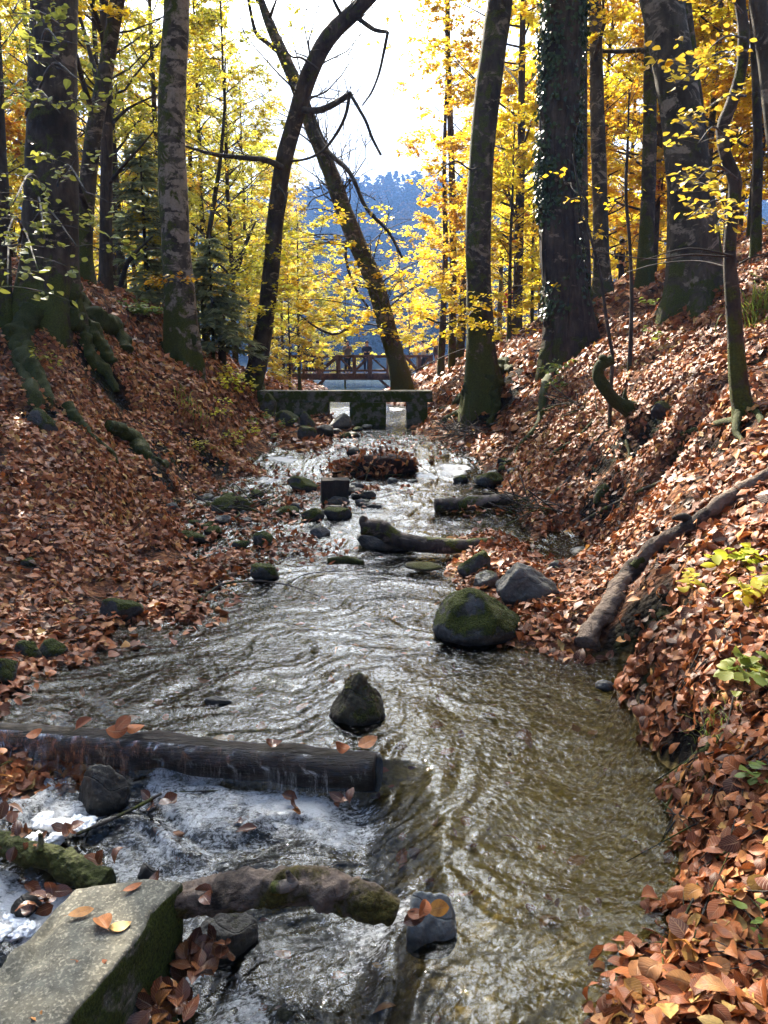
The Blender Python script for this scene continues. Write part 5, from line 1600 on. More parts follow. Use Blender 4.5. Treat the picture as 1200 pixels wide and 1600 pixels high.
    # mossy driftwood by the block
    def dw(lst, seed, bb, m=40, n=150, amp=.2):
        P = np.array([ptz(a, c, zz) for a, c, zz, w in lst]); rs = np.array([w for *_, w in lst])
        tube(bb, P, rs, m + 16, n + 90, amp * 1.25, 17, seed, True, 0, None, .025)
        return P
    b = B(); P = dw([(270, 1408, .05, .062), (330, 1402, .05, .066), (400, 1392, .07, .07), (460, 1382, .09, .072), (520, 1388, .09, .066), (570, 1402, .07, .062), (614, 1420, .03, .05)], 5, b)
    o = thing('driftwood', 'broken driftwood with peeling pale bark and moss beside the concrete block', 'driftwood', P[0])
    obj('trunk', b, m_drift, o)
    b = B(); dw([(455, 1378, .12, .022), (450, 1368, .15, .016), (446, 1358, .18, .007)], 6, b, 8, 14); obj('branch_stub', b, m_dead, o)
    b = B(); dw([(422, 1390, .12, .02), (440, 1388, .13, .022), (458, 1386, .13, .014)], 7, b, 8, 14); obj('branch_stub', b, m_dead, o)
    b = B(); P = dw([(-30, 1305, -.18, .05), (40, 1326, -.18, .055), (100, 1348, -.2, .06), (165, 1385, -.24, .06)], 8, b)
    o = thing('mossy_branch', 'dark mossy branch dipping through white water at the left edge', 'branch', P[0]); obj('limb', b, m_root, o)
    b = B(); dw([(62, 1330, -.14, .02), (66, 1312, -.1, .014), (64, 1302, -.07, .008)], 9, b, 8, 12); obj('branch_stub', b, m_dead, o)
    b = B(); P = dw([(122, 1306, -.17, .008), (180, 1278, -.14, .009), (250, 1242, -.12, .007)], 10, b, 8, 30)
    solid('stick', b, m_twig, 'thin dark stick crossing the rapids below the black log', 'stick', P[0])
    b = B(); P = dw([(275, 1232, -.17, .006), (330, 1232, -.16, .006), (390, 1240, -.18, .004)], 11, b, 8, 30)
    solid('stick', b, m_twig, 'thin reddish stick awash just below the black log', 'stick', P[0])
    # leaves on the wet grey rock and in the rapids
    for i, (px, py, zz, a, L, rn, ti, lab) in enumerate([(668, 1424, .10, .2, .08, .96, (0, -.5), 'bright orange leaf on the wet grey rock'), (655, 1432, .11, 1.4, .075, .5, (.9, -.6), 'rust red leaf standing on the wet grey rock'), (636, 1425, .11, -.3, .07, .3, (-.4, -.5), 'dark brown leaf left of the rust red one on the wet grey rock'), (630, 1442, .07, .3, .08, .12, (0, -.8), 'wet purple brown leaf lowest on the wet grey rock')]):
        leaf_thing(lab, ptz(px, py, zz), a, L, rn, m_litter if i < 3 else m_litter_wet, ti, .15, None, .3, 260 + i)
    b = B(); r2 = np.random.default_rng(9)
    def clump(cx, cy, sx, sy, n, zz, wet=.5, L=.085):
        P = np.array([ptz(r2.normal(cx, sx), r2.normal(cy, sy), zz + r2.uniform(-.01, .04)) for _ in range(n)])
        leaves(b, P, r2.normal(0, 1, (n, 3)) * [1, 1, .5], r2.normal(0, .5, (n, 3)) + [0, -.4, 1], r2.normal(L, .012, n), L * .3, .2, .2, (5, 5), r2.random(n), r=r2)
    for a in [(a_[0], a_[1], a_[2] * .7, a_[3] * .7, max(3, int(a_[4] * (.45 if a_[4] < 27 else .9))), a_[5] - .01) for a_ in [(300, 1500, 14, 22, 34, -.12), (255, 1570, 22, 22, 40, -.12), (335, 1480, 10, 12, 16, -.08), (240, 1252, 12, 10, 14, -.13), (60, 1400, 22, 16, 26, -.2), (150, 1350, 18, 12, 10, -.2), (15, 1270, 12, 12, 14, -.16), (40, 1310, 30, 12, 22, -.14), (230, 1390, 10, 6, 10, 0.0), (320, 1396, 18, 4, 8, .09), (540, 1255, 14, 10, 8, -.1), (460, 1262, 10, 6, 5, -.15), (105, 1290, 6, 8, 5, -.15), (390, 1290, 20, 8, 5, -.2), (280, 1310, 30, 20, 10, -.22)]]:
        clump(*a)
    obj('wet_leaves', b, m_litter_wet, kind='stuff')
    # drifted leaf heaps in the shallows
    b = B()
    def heap(cx, cy, sx, sy, n, zz=.01, L=.09):
        for _ in range(1):
            P = []
            for i in range(n):
                q = ghit(r2.normal(cx, sx), r2.normal(cy, sy)); q[2] += abs(r2.normal(0, .03)) + zz
                P.append(q)
        P = np.array(P)
        leaves(b, P, r2.normal(0, 1, (n, 3)) * [1, 1, .4], r2.normal(0, .45, (n, 3)) + [0, -.2, 1], r2.normal(L, .015, n), L * .31, .2, .2, (3, 3), r2.beta(2, 3, n), r=r2)
    for a in [(450, 850, 26, 9, 90), (330, 890, 22, 10, 60), (410, 815, 30, 8, 110), (300, 800, 30, 14, 110), (345, 760, 30, 8, 80), (400, 885, 18, 8, 26), (520, 880, 14, 4, 8), (230, 905, 30, 6, 40), (560, 770, 18, 5, 22), (630, 770, 10, 3, 10), (500, 765, 14, 6, 26), (840, 950, 22, 14, 80), (860, 990, 20, 10, 50), (600, 705, 30, 6, 90), (520, 712, 24, 8, 60), (455, 780, 20, 8, 40), (700, 700, 20, 5, 40), (740, 800, 16, 8, 30), (780, 795, 12, 6, 30), (690, 720, 22, 4, 16), (420, 800, 50, 16, 200), (320, 840, 50, 14, 160), (480, 860, 40, 8, 50), (440, 745, 34, 10, 90), (520, 800, 24, 6, 24), (640, 690, 40, 6, 40), (360, 870, 50, 10, 80)]:
        heap(*a)
    obj('drifted_leaves', b, m_litter, kind='stuff')

    # forked driftwood midstream
    q9 = ghit(720, 866)[1]; q9b = ghit(600, 866)[1] - .05
    b = B(); P = np.array([pt(564, 824, q9b), pt(590, 826, q9b), pt(620, 842, q9b), pt(660, 851, q9), pt(710, 853, q9), pt(772, 851, q9)])
    tube(b, P, np.array([.085, .10, .095, .085, .08, .07]), 18, 60, .14, 6, 15, True, 0, None, .02)
    o = thing('driftwood', 'grey bent driftwood resting on rocks in midstream', 'driftwood', P[0]); obj('trunk', b, m_dead, o)
    b = B(); P = np.array([pt(575, 826, q9b), pt(568, 812, q9b), pt(570, 806, q9b)]); tube(b, P, [.06, .045, .03], 10, 14, .15, 8, 16); obj('branch_stub', b, m_dead, o)
    b = B(); P = np.array([pt(765, 850, q9), pt(772, 841, q9)]); tube(b, P, [.05, .04], 10, 8, .15, 8, 17); obj('branch_stub', b, m_dead, o)
    leaf_thing('single orange leaf lying on the bent driftwood in midstream', pt(697, 841, q9), .1, .11, .96, m_litter, (0, -.4), .1, None, .32, 280)
    # short log near the right shore
    b = B(); P = np.array([pt(680, 790, 9.9), pt(720, 788, 9.95), pt(770, 783, 10.05), pt(800, 780, 10.1)]); tube(b, P, [.085, .095, .09, .07], 18, 40, .08, 6, 18)
    solid('log', b, m_dead, 'short brown log lying across the current near the right shore', 'log', P[0])
    # square stump
    p = ghit(522, 787); b = B(); w = wpx(43, p[1]); h = wpx(36, p[1])
    box(b, (p[0], p[1] + w * .45, p[2] + h * .25), (w, w * .9, h * 1.55), rz=.12, bev=.012, noise=.012, seed=19, sub=5)
    solid('stump', b, m_stump, 'dark square cut stump standing in the stream below the leaf dam', 'stump', (p[0], p[1] + w * .45, p[2]))
    b = B(); P = np.array([ghit(512, 880), ghit(540, 878), ghit(568, 882)]); P[:, 2] += .02; tube(b, P, [.035, .045, .03], 10, 20, .2, 9, 20)
    solid('stick', b, m_root, 'short thick dark stick floating above the bubbling midstream water', 'stick', P[0])
    # arched twig over the pool
    b = B(); P = np.array([ptz(300, 952, -.01), ptz(322, 930, .03), ptz(345, 914, .07), ptz(390, 908, .09), ptz(440, 912, .07), ptz(500, 932, .02)])
    tube(b, P, [.011, .012, .012, .010, .008, .004], 8, 50, .12, 12, 21)
    o = thing('arched_twig', 'long arched dead twig reaching out over the pool', 'twig', P[0]); obj('stem', b, m_twig, o)
    b = B(); P = np.array([ptz(450, 912, .065), ptz(475, 898, .09), ptz(520, 893, .09), ptz(570, 893, .07), ptz(612, 902, .03)]); tube(b, P, [.006, .006, .005, .004, .002], 6, 40, .1, 12, 22); obj('side_twig', b, m_twig, o)
    # dam of leaves and twigs
    c = ghit(575, 745); b = B()
    V, T = rock_verts(np.array([wpx(86, c[1]), .42, .34]), 23, 18, None, .16); V[:, 2] = np.where(V[:, 2] > 0, V[:, 2], V[:, 2] * .5)
    cc = np.array([c[0], c[1] + .34, c[2] + .02]); b.add(V + cc, None, T)
    o = thing('leaf_dam', 'heap of leaves and twigs damming midstream below the weir', 'debris', (cc[0], cc[1], c[2]))
    obj('mound', b, m_mound, o)
    b = B(); n = 900
    k = r2.integers(0, len(V), n); k = k[V[k, 2] > -.05]; n = len(k)
    nn = unit(V[k].sum(0)) * 0 + V[k] / np.array([.5, .2, .12]) ** 1; nn /= np.linalg.norm(nn, axis=1)[:, None]
    leaves(b, V[k] + cc + nn * .01, r2.normal(0, 1, (n, 3)), nn + r2.normal(0, .5, (n, 3)), r2.normal(.12, .02, n), .034, .2, .2, (3, 3), r2.beta(1.8, 1.6, n), r=r2)
    obj('leaves', b, m_litter, o, kind='stuff')
    b = B()
    for i in range(44):
        q = cc + np.array([r2.normal(0, .35), r2.uniform(-.4, .1), r2.uniform(-.1, .22)]); d = unit(r2.normal(0, 1, 3) * [1, .6, .5])
        l = r2.uniform(.15, .55); tube(b, np.stack([q - d * l, q + [0, 0, .02], q + d * l]), [.004, .009, .003], 5, 8, .1, 9, i)
    obj('twigs', b, m_twig, o, kind='stuff')


def build_bank_things():
    # --- right bank wood
    def L(name, label, lst, mat, cat, seed, **kw):
        return log_px(name, label, lst, mat, cat, seed, **kw)
    P = np.array([ghit(a, c) for a, c in [(905, 1022), (940, 970), (985, 905), (1030, 868), (1085, 832), (1140, 790), (1215, 735)]])
    P[:, 2] += np.array([.06, .09, .05, .03, .03, .03, .02]); rs = np.array([.085, .085, .072, .066, .058, .05, .045])
    b = B(); tube(b, P, rs, 28, 160, .30, 8, 30, True, 0, None, .06)
    o = thing('fallen_log', 'long grey dead trunk lying up the right bank from the black hollow', 'log', P[0]); obj('trunk', b, m_drift, o)
    b = B(); q = P[2] + np.array([.02, -.02, .05]); tube(b, np.stack([q, q + [.05, .0, .07], q + [.12, .02, .08]]), [.05, .04, .02], 10, 12, .3, 9, 31); obj('bark_knot', b, m_root, o)
    b = B(); q = P[4] + np.array([0, 0, .03]); tube(b, np.stack([q, q + [-.08, .02, .05], q + [-.16, .03, .04]]), [.035, .03, .012], 10, 12, .3, 9, 32); obj('branch_stub', b, m_dead, o)
    p9 = ghit(985, 650)[1]
    b = B(); P = np.array([pt(1008, 655, p9), pt(985, 640, p9), pt(962, 628, p9), pt(945, 605, p9 - .05), pt(934, 584, p9 - .05), pt(938, 572, p9 - .05), pt(958, 562, p9 - .05)])
    tube(b, P, [.14, .11, .085, .075, .07, .075, .06], 14, 50, .16, 5, 33, True, 0, None, .02)
    o = thing('mossy_snag', 'curved broken mossy snag jutting from the right bank', 'dead wood', P[0]); obj('trunk', b, m_root, o)
    b = B(); P = np.array([pt(950, 568, p9 - .05), pt(942, 560, p9 - .05), pt(938, 558, p9)]); tube(b, P, [.06, .05, .03], 10, 12, .2, 6, 34); obj('branch_stub', b, m_root, o)
    b = B(); P = np.array([pt(980, 636, p9), pt(976, 618, p9), pt(978, 606, p9)]); tube(b, P, [.05, .03, .012], 8, 12, .2, 6, 35); obj('branch_stub', b, m_root, o)
    L('bank_root', 'mossy root curling down the right bank under the ivy covered trunk', [(872, 560, 14), (858, 590, 14), (850, 625, 14), (846, 655, 12), (832, 680, 12), (812, 700, 11), (806, 716, 6)], m_root, 'root', 36)
    L('dead_branch', 'long pale dead branch sliding down the right bank to the shore', [(960, 660, 4), (925, 700, 6), (895, 740, 7), (870, 770, 7), (850, 792, 6)], m_dead, 'branch', 37, lift=.6)
    L('dead_branch', 'dark mossy branch lying beside the long pale dead one', [(930, 660, 9), (900, 690, 10), (872, 708, 9), (862, 722, 6)], m_root, 'branch', 38)
    L('dead_branch', 'pale dead branch on the right bank below the two dark hollows', [(1062, 742, 5), (1000, 770, 7), (960, 790, 8), (930, 806, 7), (902, 822, 5)], m_dead, 'branch', 39, lift=.6)
    L('bank_root', 'short mossy root stub on the right bank above the pale branch', [(950, 762, 14), (938, 776, 16), (930, 790, 10)], m_root, 'root', 40)
    L('bank_root', 'thin green root hanging over the dark hollow on the right bank', [(980, 690, 5), (985, 715, 6), (968, 740, 4)], m_root, 'root', 41)
    L('bank_root', 'mossy root along the shady rim below the crooked young tree', [(1160, 660, 14), (1120, 665, 13), (1085, 672, 11), (1055, 680, 8)], m_root, 'root', 42)
    L('bank_root', 'mossy root under grass on the near right bank', [(1165, 1135, 24), (1120, 1165, 24), (1085, 1190, 22), (1050, 1215, 14)], m_root, 'root', 43)
    rr = np.random.default_rng(44)
    b = B()
    for i in range(900):
        D = math.exp(rr.uniform(math.log(2.2), math.log(17))); x = rr.uniform(-.62, .62) * D
        g = gz(x, D)
        if g < Wlev(x, D) + .02: continue
        a = rr.uniform(0, 6.28); l = rr.uniform(.05, .26); d = np.array([math.cos(a), math.sin(a), 0]); q = np.array([x, D, 0])
        e = np.array([q - d * l, q + rr.normal(0, .015, 3), q + d * l]); e[:, 2] = G(e[:, 0], e[:, 1]) + [.03, .05, .03]
        r0 = rr.uniform(.0018, .005); tube(b, e, [r0, r0, r0 * .5], 4, cap=False)
    obj('fallen_twigs', b, m_twig, kind='stuff')
    for lab, x0, y0, sx, sy, n, name in (('tangle of dead sticks at the right shore beside the short log', 815, 800, 45, 14, 46, 'stick_pile'), ('small tangle of dead twigs lodged on the left shoal', 380, 800, 50, 14, 26, 'stick_pile'), ('tangle of pale sticks below the mossy streamside trunk', 725, 680, 45, 16, 64, 'stick_pile'), ('loose sticks heaped against the right bank below the dark snag', 905, 640, 40, 14, 18, 'stick_pile')):
        b = B(); c0 = ghit(x0, y0)
        for i in range(n):
            q = ghit(rr.normal(x0, sx * .5), rr.normal(y0, sy * .5)); q[2] += rr.uniform(0, .16)
            d = unit(rr.normal(0, 1, 3) * [1, .5, .45]); l = rr.uniform(.12, .5) * c0[1] / 10
            tube(b, np.stack([q - d * l, q + rr.normal(0, .03, 3), q + d * l * .8]), [.010, .008, .003], 5, 8, .1, 9, i)
        solid(name, b, m_dead if 'pale' in lab else m_twig, lab, 'sticks', c0)
    # --- ground plants
    def seedling(label, spots, mat, leafL, ns, sdl, cat='seedling', rnd=.3, up=.35, hang=None, ln=.3):
        r = np.random.default_rng(sdl)
        c = ghit(*spots[0]); o = thing('beech_seedling', label, cat, c)
        for s in spots:
            bb, bl = B(), B()
            q = ghit(*s)
            h = up * r.uniform(.6, 1.1)
            d = unit(r.normal(0, .35, 3) + [0, -.1, 1])
            P = np.stack([q - [0, 0, .03], q + d * h * .5, q + d * h + r.normal(0, .03, 3)])
            tube(bb, P, [.005, .004, .002], 5, 9, .1, 9, 1)
            for k in range(ns):
                a = r.uniform(0, 6.28)
                spray(bb, bl, P[1] + (P[2] - P[1]) * r.random(), np.array([math.cos(a), math.sin(a), r.uniform(-.1, .3)]), ln * r.uniform(.5, 1), .0025, 8, leafL, r, big=True, flat=.35, rnd=rnd)
            st = obj('stem', bb, m_twig, o); obj('leaves', bl, mat, st)
    seedling('pale green seedlings on the left bank above the leafy shore', [(345, 660), (360, 690), (372, 705), (340, 640), (385, 690), (330, 715)], m_leaf_g, .065, 5, 71, rnd=.25, up=.35)
    seedling('yellow green seedlings near the foot of the leaning dark beech', [(365, 610), (378, 625), (355, 590), (350, 620), (340, 600)], m_leaf_g, .085, 5, 72, rnd=.5, up=.4)
    seedling('little green seedlings along the left shore below the weir', [(405, 660), (425, 655), (390, 668), (418, 678), (440, 668)], m_leaf_n, .07, 4, 73, up=.2)
    seedling('small bright seedling on the left bank beside the mossy roots', [(62, 590), (80, 575)], m_leaf_g, .07, 3, 74, up=.25)
    seedling('green fern like seedlings on the left crest in front of the spruce', [(205, 490), (225, 495), (240, 498), (215, 482), (250, 492)], m_leaf_n, .10, 7, 75, rnd=.2, up=.25)
    seedling('broad leaved green yellow seedling by the long grey trunk at the right edge', [(1150, 905), (1185, 880), (1120, 920), (1170, 930)], m_leaf_g, .085, 4, 76, rnd=.35, up=.16, ln=.2)
    seedling('green seedling near the right edge below the broad leaved one', [(1180, 1075), (1160, 1095)], m_leaf_n, .085, 4, 77, rnd=.6, up=.14, ln=.15)
    seedling('tiny green plant in the leaves at the lower right edge', [(1195, 1470), (1180, 1215)], m_leaf_n, .05, 2, 78, rnd=.1, up=.05, ln=.06)
    seedling('green seedlings under the ivy covered trunk by the curling root', [(872, 590), (880, 610), (862, 575), (890, 588)], m_leaf_n, .09, 4, 79, rnd=.3, up=.25)
    seedling('yellow leaved sapling hanging over the right end of the weir', [(640, 640), (655, 634)], m_leaf_y, .10, 7, 80, rnd=.35, up=.5, ln=.6)
    seedling('green seedling on the slope beside the stout beech foot', [(1018, 540), (1034, 478)], m_leaf_n, .09, 3, 81, rnd=.4, up=.2)
    def tuft(label, px, py, n, h, sdl):
        r = np.random.default_rng(sdl); c = ghit(px, py); b = B()
        for i in range(n):
            q = c + np.array([r.normal(0, h * .35), r.normal(0, h * .3), 0]); q[2] = gz(q[0], q[1])
            d = np.array([r.normal(0, .5), r.normal(-.25, .4), 0]); t = np.linspace(0, 1, 5)
            l = h * r.uniform(.5, 1.2)
            Q = q + d * l * (t ** 1.6)[:, None] + np.array([0, 0, 1.0]) * (l * (t - .55 * t ** 2.4))[:, None]
            w = .006 * h / .3 * (1 - t) + .0006; s = unit(np.cross(unit(d + [0, 0, .1]), [0, 0, 1.0]))
            V = np.concatenate([Q + s * w[:, None], Q - s * w[:, None]]); k = np.arange(4)
            b.add(V, np.stack([k, k + 1, k + 6, k + 5], 1), None, r.random())
        solid('grass_tuft', b, m_leaf_n, label, 'grass', c)
    tuft('tuft of wispy grass at the right edge above the crooked tree', 1188, 488, 90, .5, 90)
    tuft('second wispy grass tuft lower and left of the right edge one', 1178, 505, 60, .35, 91)
    tuft('small green grass tuft above the mossy root on the near right bank', 1118, 1140, 70, .16, 92)
    tuft('dry grass tuft hanging over the left bank by the seedlings', 300, 640, 60, .35, 93)
    # fern like sprig near big brown leaf
    for i, (px, py, a, L_, rn, lab) in enumerate([(1058, 1510, 1.35, .10, .955, 'big upright orange leaf at the right waterline'), (1085, 1560, 2.7, .092, .9, 'tan leaf lying below the big orange one at the lower right'), (965, 1590, .3, .10, .94, 'orange leaf edge down at the bottom of the right shore'), (1120, 1275, .8, .095, .86, 'large tan leaf on the near right bank below the mossy root'), (1100, 1540, .4, .095, .88, 'toothed golden brown leaf near the lower right corner')]):
        q = ghit(px, py); q[2] += .045
        leaf_thing(lab, q, a, L_, rn, m_litter, (rng.normal(0, .2), -.7), .12, None, .36, 290 + i)


# ------------------------------------------------------------------ weir, footbridge, people
def build_structures():
    D = 18.0
    def X(px): return pt(px, 640, D)[0]
    def Z(py): return pt(560, py, D)[2]
    o = thing('concrete_weir', 'low stained concrete weir with two openings across the stream', 'weir', (X(560), D, Z(664)))
    b = B(); x0, x1 = X(403), X(676)
    box(b, ((x0 + x1) / 2, D + .45, (Z(611) + Z(628)) / 2), (x1 - x0, 1.0, Z(611) - Z(628)), bev=.02, noise=.012, seed=3, sub=5); obj('deck_slab', b, m_conc2, o)
    for a, c, yb in ((470, 512, 662), (546, 603, 664), (636, 668, 662)):
        b = B(); w = X(c) - X(a)
        box(b, (X((a + c) / 2), D + .385, (Z(628) + Z(yb)) / 2 - .12), (w, .85, Z(628) - Z(yb) + .24 - .006), bev=.02, noise=.01, seed=a, sub=4); obj('pier', b, m_conc2, o)
    b = B(); box(b, (X(438), D + .32, (Z(628) + Z(660)) / 2 - .1), (X(469) - X(405), .7, Z(628) - Z(660) + .2), bev=.02, noise=.012, seed=8, sub=4); obj('wing_wall', b, m_conc2, o)
    # timber footbridge
    D = 42.0
    def X2(px): return pt(px, 600, D)[0]
    def Z2(py): return pt(560, py, D)[2]
    o = thing('footbridge', 'rustic brown timber footbridge crossing above the weir', 'bridge', (X2(560), D, Z2(596)))
    xa, xb = X2(448), X2(676)
    b = B(); box(b, ((xa + xb) / 2, D + .8, Z2(583) - .05), (xb - xa, 1.7, .08), bev=.01); obj('deck', b, m_wood_bridge, o)
    for dy in (.02, 1.6):
        b = B(); bar(b, (xa, D + dy, Z2(589)), (xb, D + dy, Z2(589)), .2, Z2(584) - Z2(594) - .02, .02); obj('beam', b, m_wood_bridge, o)
    for dy, s in ((-.1, 1), (1.72, 1)):
        b = B(); bar(b, (xa, D + dy, Z2(556.5)), (xb, D + dy, Z2(556.5)), .14, .12, .02); obj('handrail', b, m_wood_bridge, o)
        b = B(); bar(b, (xa, D + dy, Z2(579)), (xb, D + dy, Z2(579)), .10, .10, .02); obj('lower_rail', b, m_wood_bridge, o)
        xs = [X2(q) for q in (451, 475, 499, 527.5, 553, 578, 605.5, 632, 655, 674)]
        for i, x in enumerate(xs):
            b = B(); big = i in (2, 5, 8)
            w = .20 if big else .13
            box(b, (x, D + dy, (Z2(554) + Z2(593 if big else 590)) / 2), (w, w, Z2(554) - Z2(593 if big else 590)), bev=.015); obj('post', b, m_wood_bridge, o)
        for i in range(len(xs) - 1):
            b = B(); f = i % 2 == 0
            za, zb2 = (Z2(578), Z2(558)) if f else (Z2(558), Z2(578))
            bar(b, (xs[i] + .08, D + dy + .03, za), (xs[i + 1] - .08, D + dy + .03, zb2), .08, .09, .01); obj('brace', b, m_wood_bridge, o)
    for x, s in ((X2(486), 1), (X2(614), -1)):
        b = B(); bar(b, (x - .1 * s, D + .1, Z2(614)), (x + .72 * s, D + .1, Z2(593)), .14, .14, .015)
        obj('knee_brace', b, m_wood_bridge, o)
    for a, c in ((443, 488), (612, 640)):
        b = B(); box(b, (X2((a + c) / 2), D + .8, Z2(595) - .66), (X2(c) - X2(a), 1.5, 1.3), bev=.05, noise=.05, seed=a, sub=4); obj('abutment', b, m_stump, o)


def skin(name, verts, edges, radii, mat, parent, sub=2, root=0):
    bm = bmesh.new(); lay = bm.verts.layers.skin.verify()
    vs = [bm.verts.new(v) for v in verts]
    bm.verts.ensure_lookup_table()
    for a, c in edges: bm.edges.new((vs[a], vs[c]))
    for i, v in enumerate(vs):
        r = radii[i]; v[lay].radius = (r, r) if not isinstance(r, tuple) else r; v[lay].use_root = (i == root)
    me = bpy.data.meshes.new(name); bm.to_mesh(me); bm.free()
    o = bpy.data.objects.new(name, me); COL.objects.link(o); o.parent = parent; me.materials.append(mat)
    s = o.modifiers.new('skin', 'SKIN'); s.use_smooth_shade = True
    ss = o.modifiers.new('sub', 'SUBSURF'); ss.levels = sub; ss.render_levels = sub
    return o


def person(label, loc, yaw, jacket, trousers, hairc, pose='stand', hat=None, scale=1.0, hide_legs=False, bag=None):
    o = thing('person', label, 'person', loc); o.rotation_euler = (0, 0, yaw); o.scale = (scale,) * 3
    ln = {'stand': 0, 'lean': .30, 'phone': .12}[pose]
    def tl(p):
        x, y, z = p
        return (x, y - ln * max(0, z - .95) * 1.1, z - ln * max(0, z - .95) * .25)
    sh, el, wr = 1.42, 1.12, .90
    if pose == 'stand':
        arms = [[(s * .19, 0, sh), (s * .25, .02, el), (s * .23, -.07, wr), (s * .225, -.10, .82)] for s in (-1, 1)]
    elif pose == 'lean':
        arms = [[(s * .19, 0, sh), (s * .24, -.14, 1.2), (s * .12, -.36, 1.12), (s * .08, -.43, 1.12)] for s in (-1, 1)]
    else:
        arms = [[(s * .19, 0, sh), (s * .24, -.10, 1.16), (s * .07, -.30, 1.36), (s * .05, -.36, 1.41)] for s in (-1, 1)]
    arms = [[tl(p) if i == 0 or pose != 'lean' else p for i, p in enumerate(a)] for a in arms]
    V = [(0, 0, .93), tl((0, 0, 1.15)), tl((0, 0, 1.38)), tl((0, -.005, 1.49)), tl((0, -.02, 1.56)), tl((0, -.02, 1.64)), tl((0, 0, 1.70))]
    E = [(0, 1), (1, 2), (2, 3), (3, 4), (4, 5), (5, 6)]; Rr = [(.15, .11), (.14, .10), (.15, .10), .055, .075, .095, .07]
    # nose and chin shape the head
    V.append(tl((0, -.125, 1.61))); E.append((5, 7)); Rr.append(.016)
    for s in (0, 1):
        a = arms[s]; k = len(V)
        V += a; E += [(2, k), (k, k + 1), (k + 1, k + 2), (k + 2, k + 3)]; Rr += [.06, .047, .034, .036]
        d = unit(np.array(a[3]) - np.array(a[2])); sd = unit(np.cross(d, [0, 0, 1.0]) if abs(d[2]) < .9 else np.array([0, 1.0, 0]))
        for f in range(5):
            off = sd * (f - 1.5) * .02 if f < 4 else -sd * .04
            l = (.07, .085, .09, .08, .05)[f]
            q1 = np.array(a[3]) + off * 1.1 + d * (.03 if f < 4 else -.005); q2 = q1 + d * l * .6 + np.array([0, -.012, 0])
            m = len(V); V += [tuple(q1), tuple(q2)]; E += [(k + 3, m), (m, m + 1)]; Rr += [.0095, .008]
    st = .04
    for s in (-1, 1):
        k = len(V); V += [(s * .09, 0, .86), (s * .10, -.02 + s * st, .49), (s * .10, s * st * 1.5, .09), (s * .115, -.14 + s * st * 1.5, .035)]
        E += [(0, k), (k, k + 1), (k + 1, k + 2), (k + 2, k + 3)]; Rr += [.085, .06, .042, .04]
    skin('body', V, E, Rr, m_skin, o)
    JV = [(0, 0, .86), tl((0, 0, 1.15)), tl((0, 0, 1.40)), tl((0, -.01, 1.48))]; JE = [(0, 1), (1, 2), (2, 3)]; JR = [(.19, .14), (.175, .13), (.185, .13), .08]
    for a in arms:
        k = len(JV); JV += a[:3]; JE += [(2, k), (k, k + 1), (k + 1, k + 2)]; JR += [.085, .066, .05]
    skin('jacket', JV, JE, JR, jacket, o)
    TV = [(0, 0, .92)]; TE = []; TR = [(.17, .13)]
    for s in (-1, 1):
        k = len(TV); TV += [(s * .095, 0, .82), (s * .10, -.02 + s * st, .49), (s * .10, s * st * 1.5, .10)]; TE += [(0, k), (k, k + 1), (k + 1, k + 2)]; TR += [.105, .078, .06]
    skin('trousers', TV, TE, TR, trousers, o)
    b = B(); hc = np.array(tl((0, .012, 1.665))); d = ICO4_V
    keepz = np.where((d[:, 1] < -.35) & (d[:, 2] < .35), .82, 1.0)
    Vh = d * np.array([.098, .112, .118])[None] * keepz[:, None]; Vh[:, 2] = np.maximum(Vh[:, 2], -.06)
    b.add(Vh + hc, None, ICO4_T); h = obj('hat' if hat else 'hair', b, hairc, o, off=(0, 0, 0))
    if bag is not None:
        b = B(); V2, T2 = rock_verts(np.array([.17, .11, .24]), 7, 20, None, .05); b.add(V2 + np.array([0, .2, 1.22]), None, T2); obj('backpack', b, bag, o, off=(0, 0, 0))
    if pose == 'phone':
        b = B(); box(b, (0, -.40, 1.44), (.08, .012, .15), bev=.004); obj('phone', b, m_cloth['black'], o, off=(0, 0, 0))
    return o


m_skin = mat_plain('skin', (.46, .27, .19), .5, .06, 30, .001)
m_cloth = {k: mat_plain(k + '_cloth', c, .85, .2, 40, .003) for k, c in {'black': (.012, .012, .014), 'navy': (.02, .03, .07), 'tan': (.32, .22, .13), 'grey': (.12, .12, .13), 'white': (.55, .54, .52), 'red': (.45, .03, .03), 'olive': (.05, .06, .03), 'blue': (.05, .09, .2), 'brown': (.06, .035, .02)}.items()}
m_stump = mat_bark('dark_weathered_stump', (.02, .016, .013), (.06, .045, .034), moss=.15, lichen=-.3, moss_h=.2, stretch=.2, bscale=22)
m_mound = mat_plain('wet_leaf_mould', (.035, .018, .012), .9, .5, 12, .03)
m_rock_wetgrey = mat_rock('wet_grey_rock', (.055, .06, .06), (.15, .16, .155), moss=-.2, wet=.3)
m_drift = mat_bark('peeling_driftwood_bark', (.028, .022, .018), (.09, .066, .05), moss=.12, lichen=.85, moss_h=.2, stretch=1.0, bscale=22, bd=.045, mosscol=(.07, .055, .010))


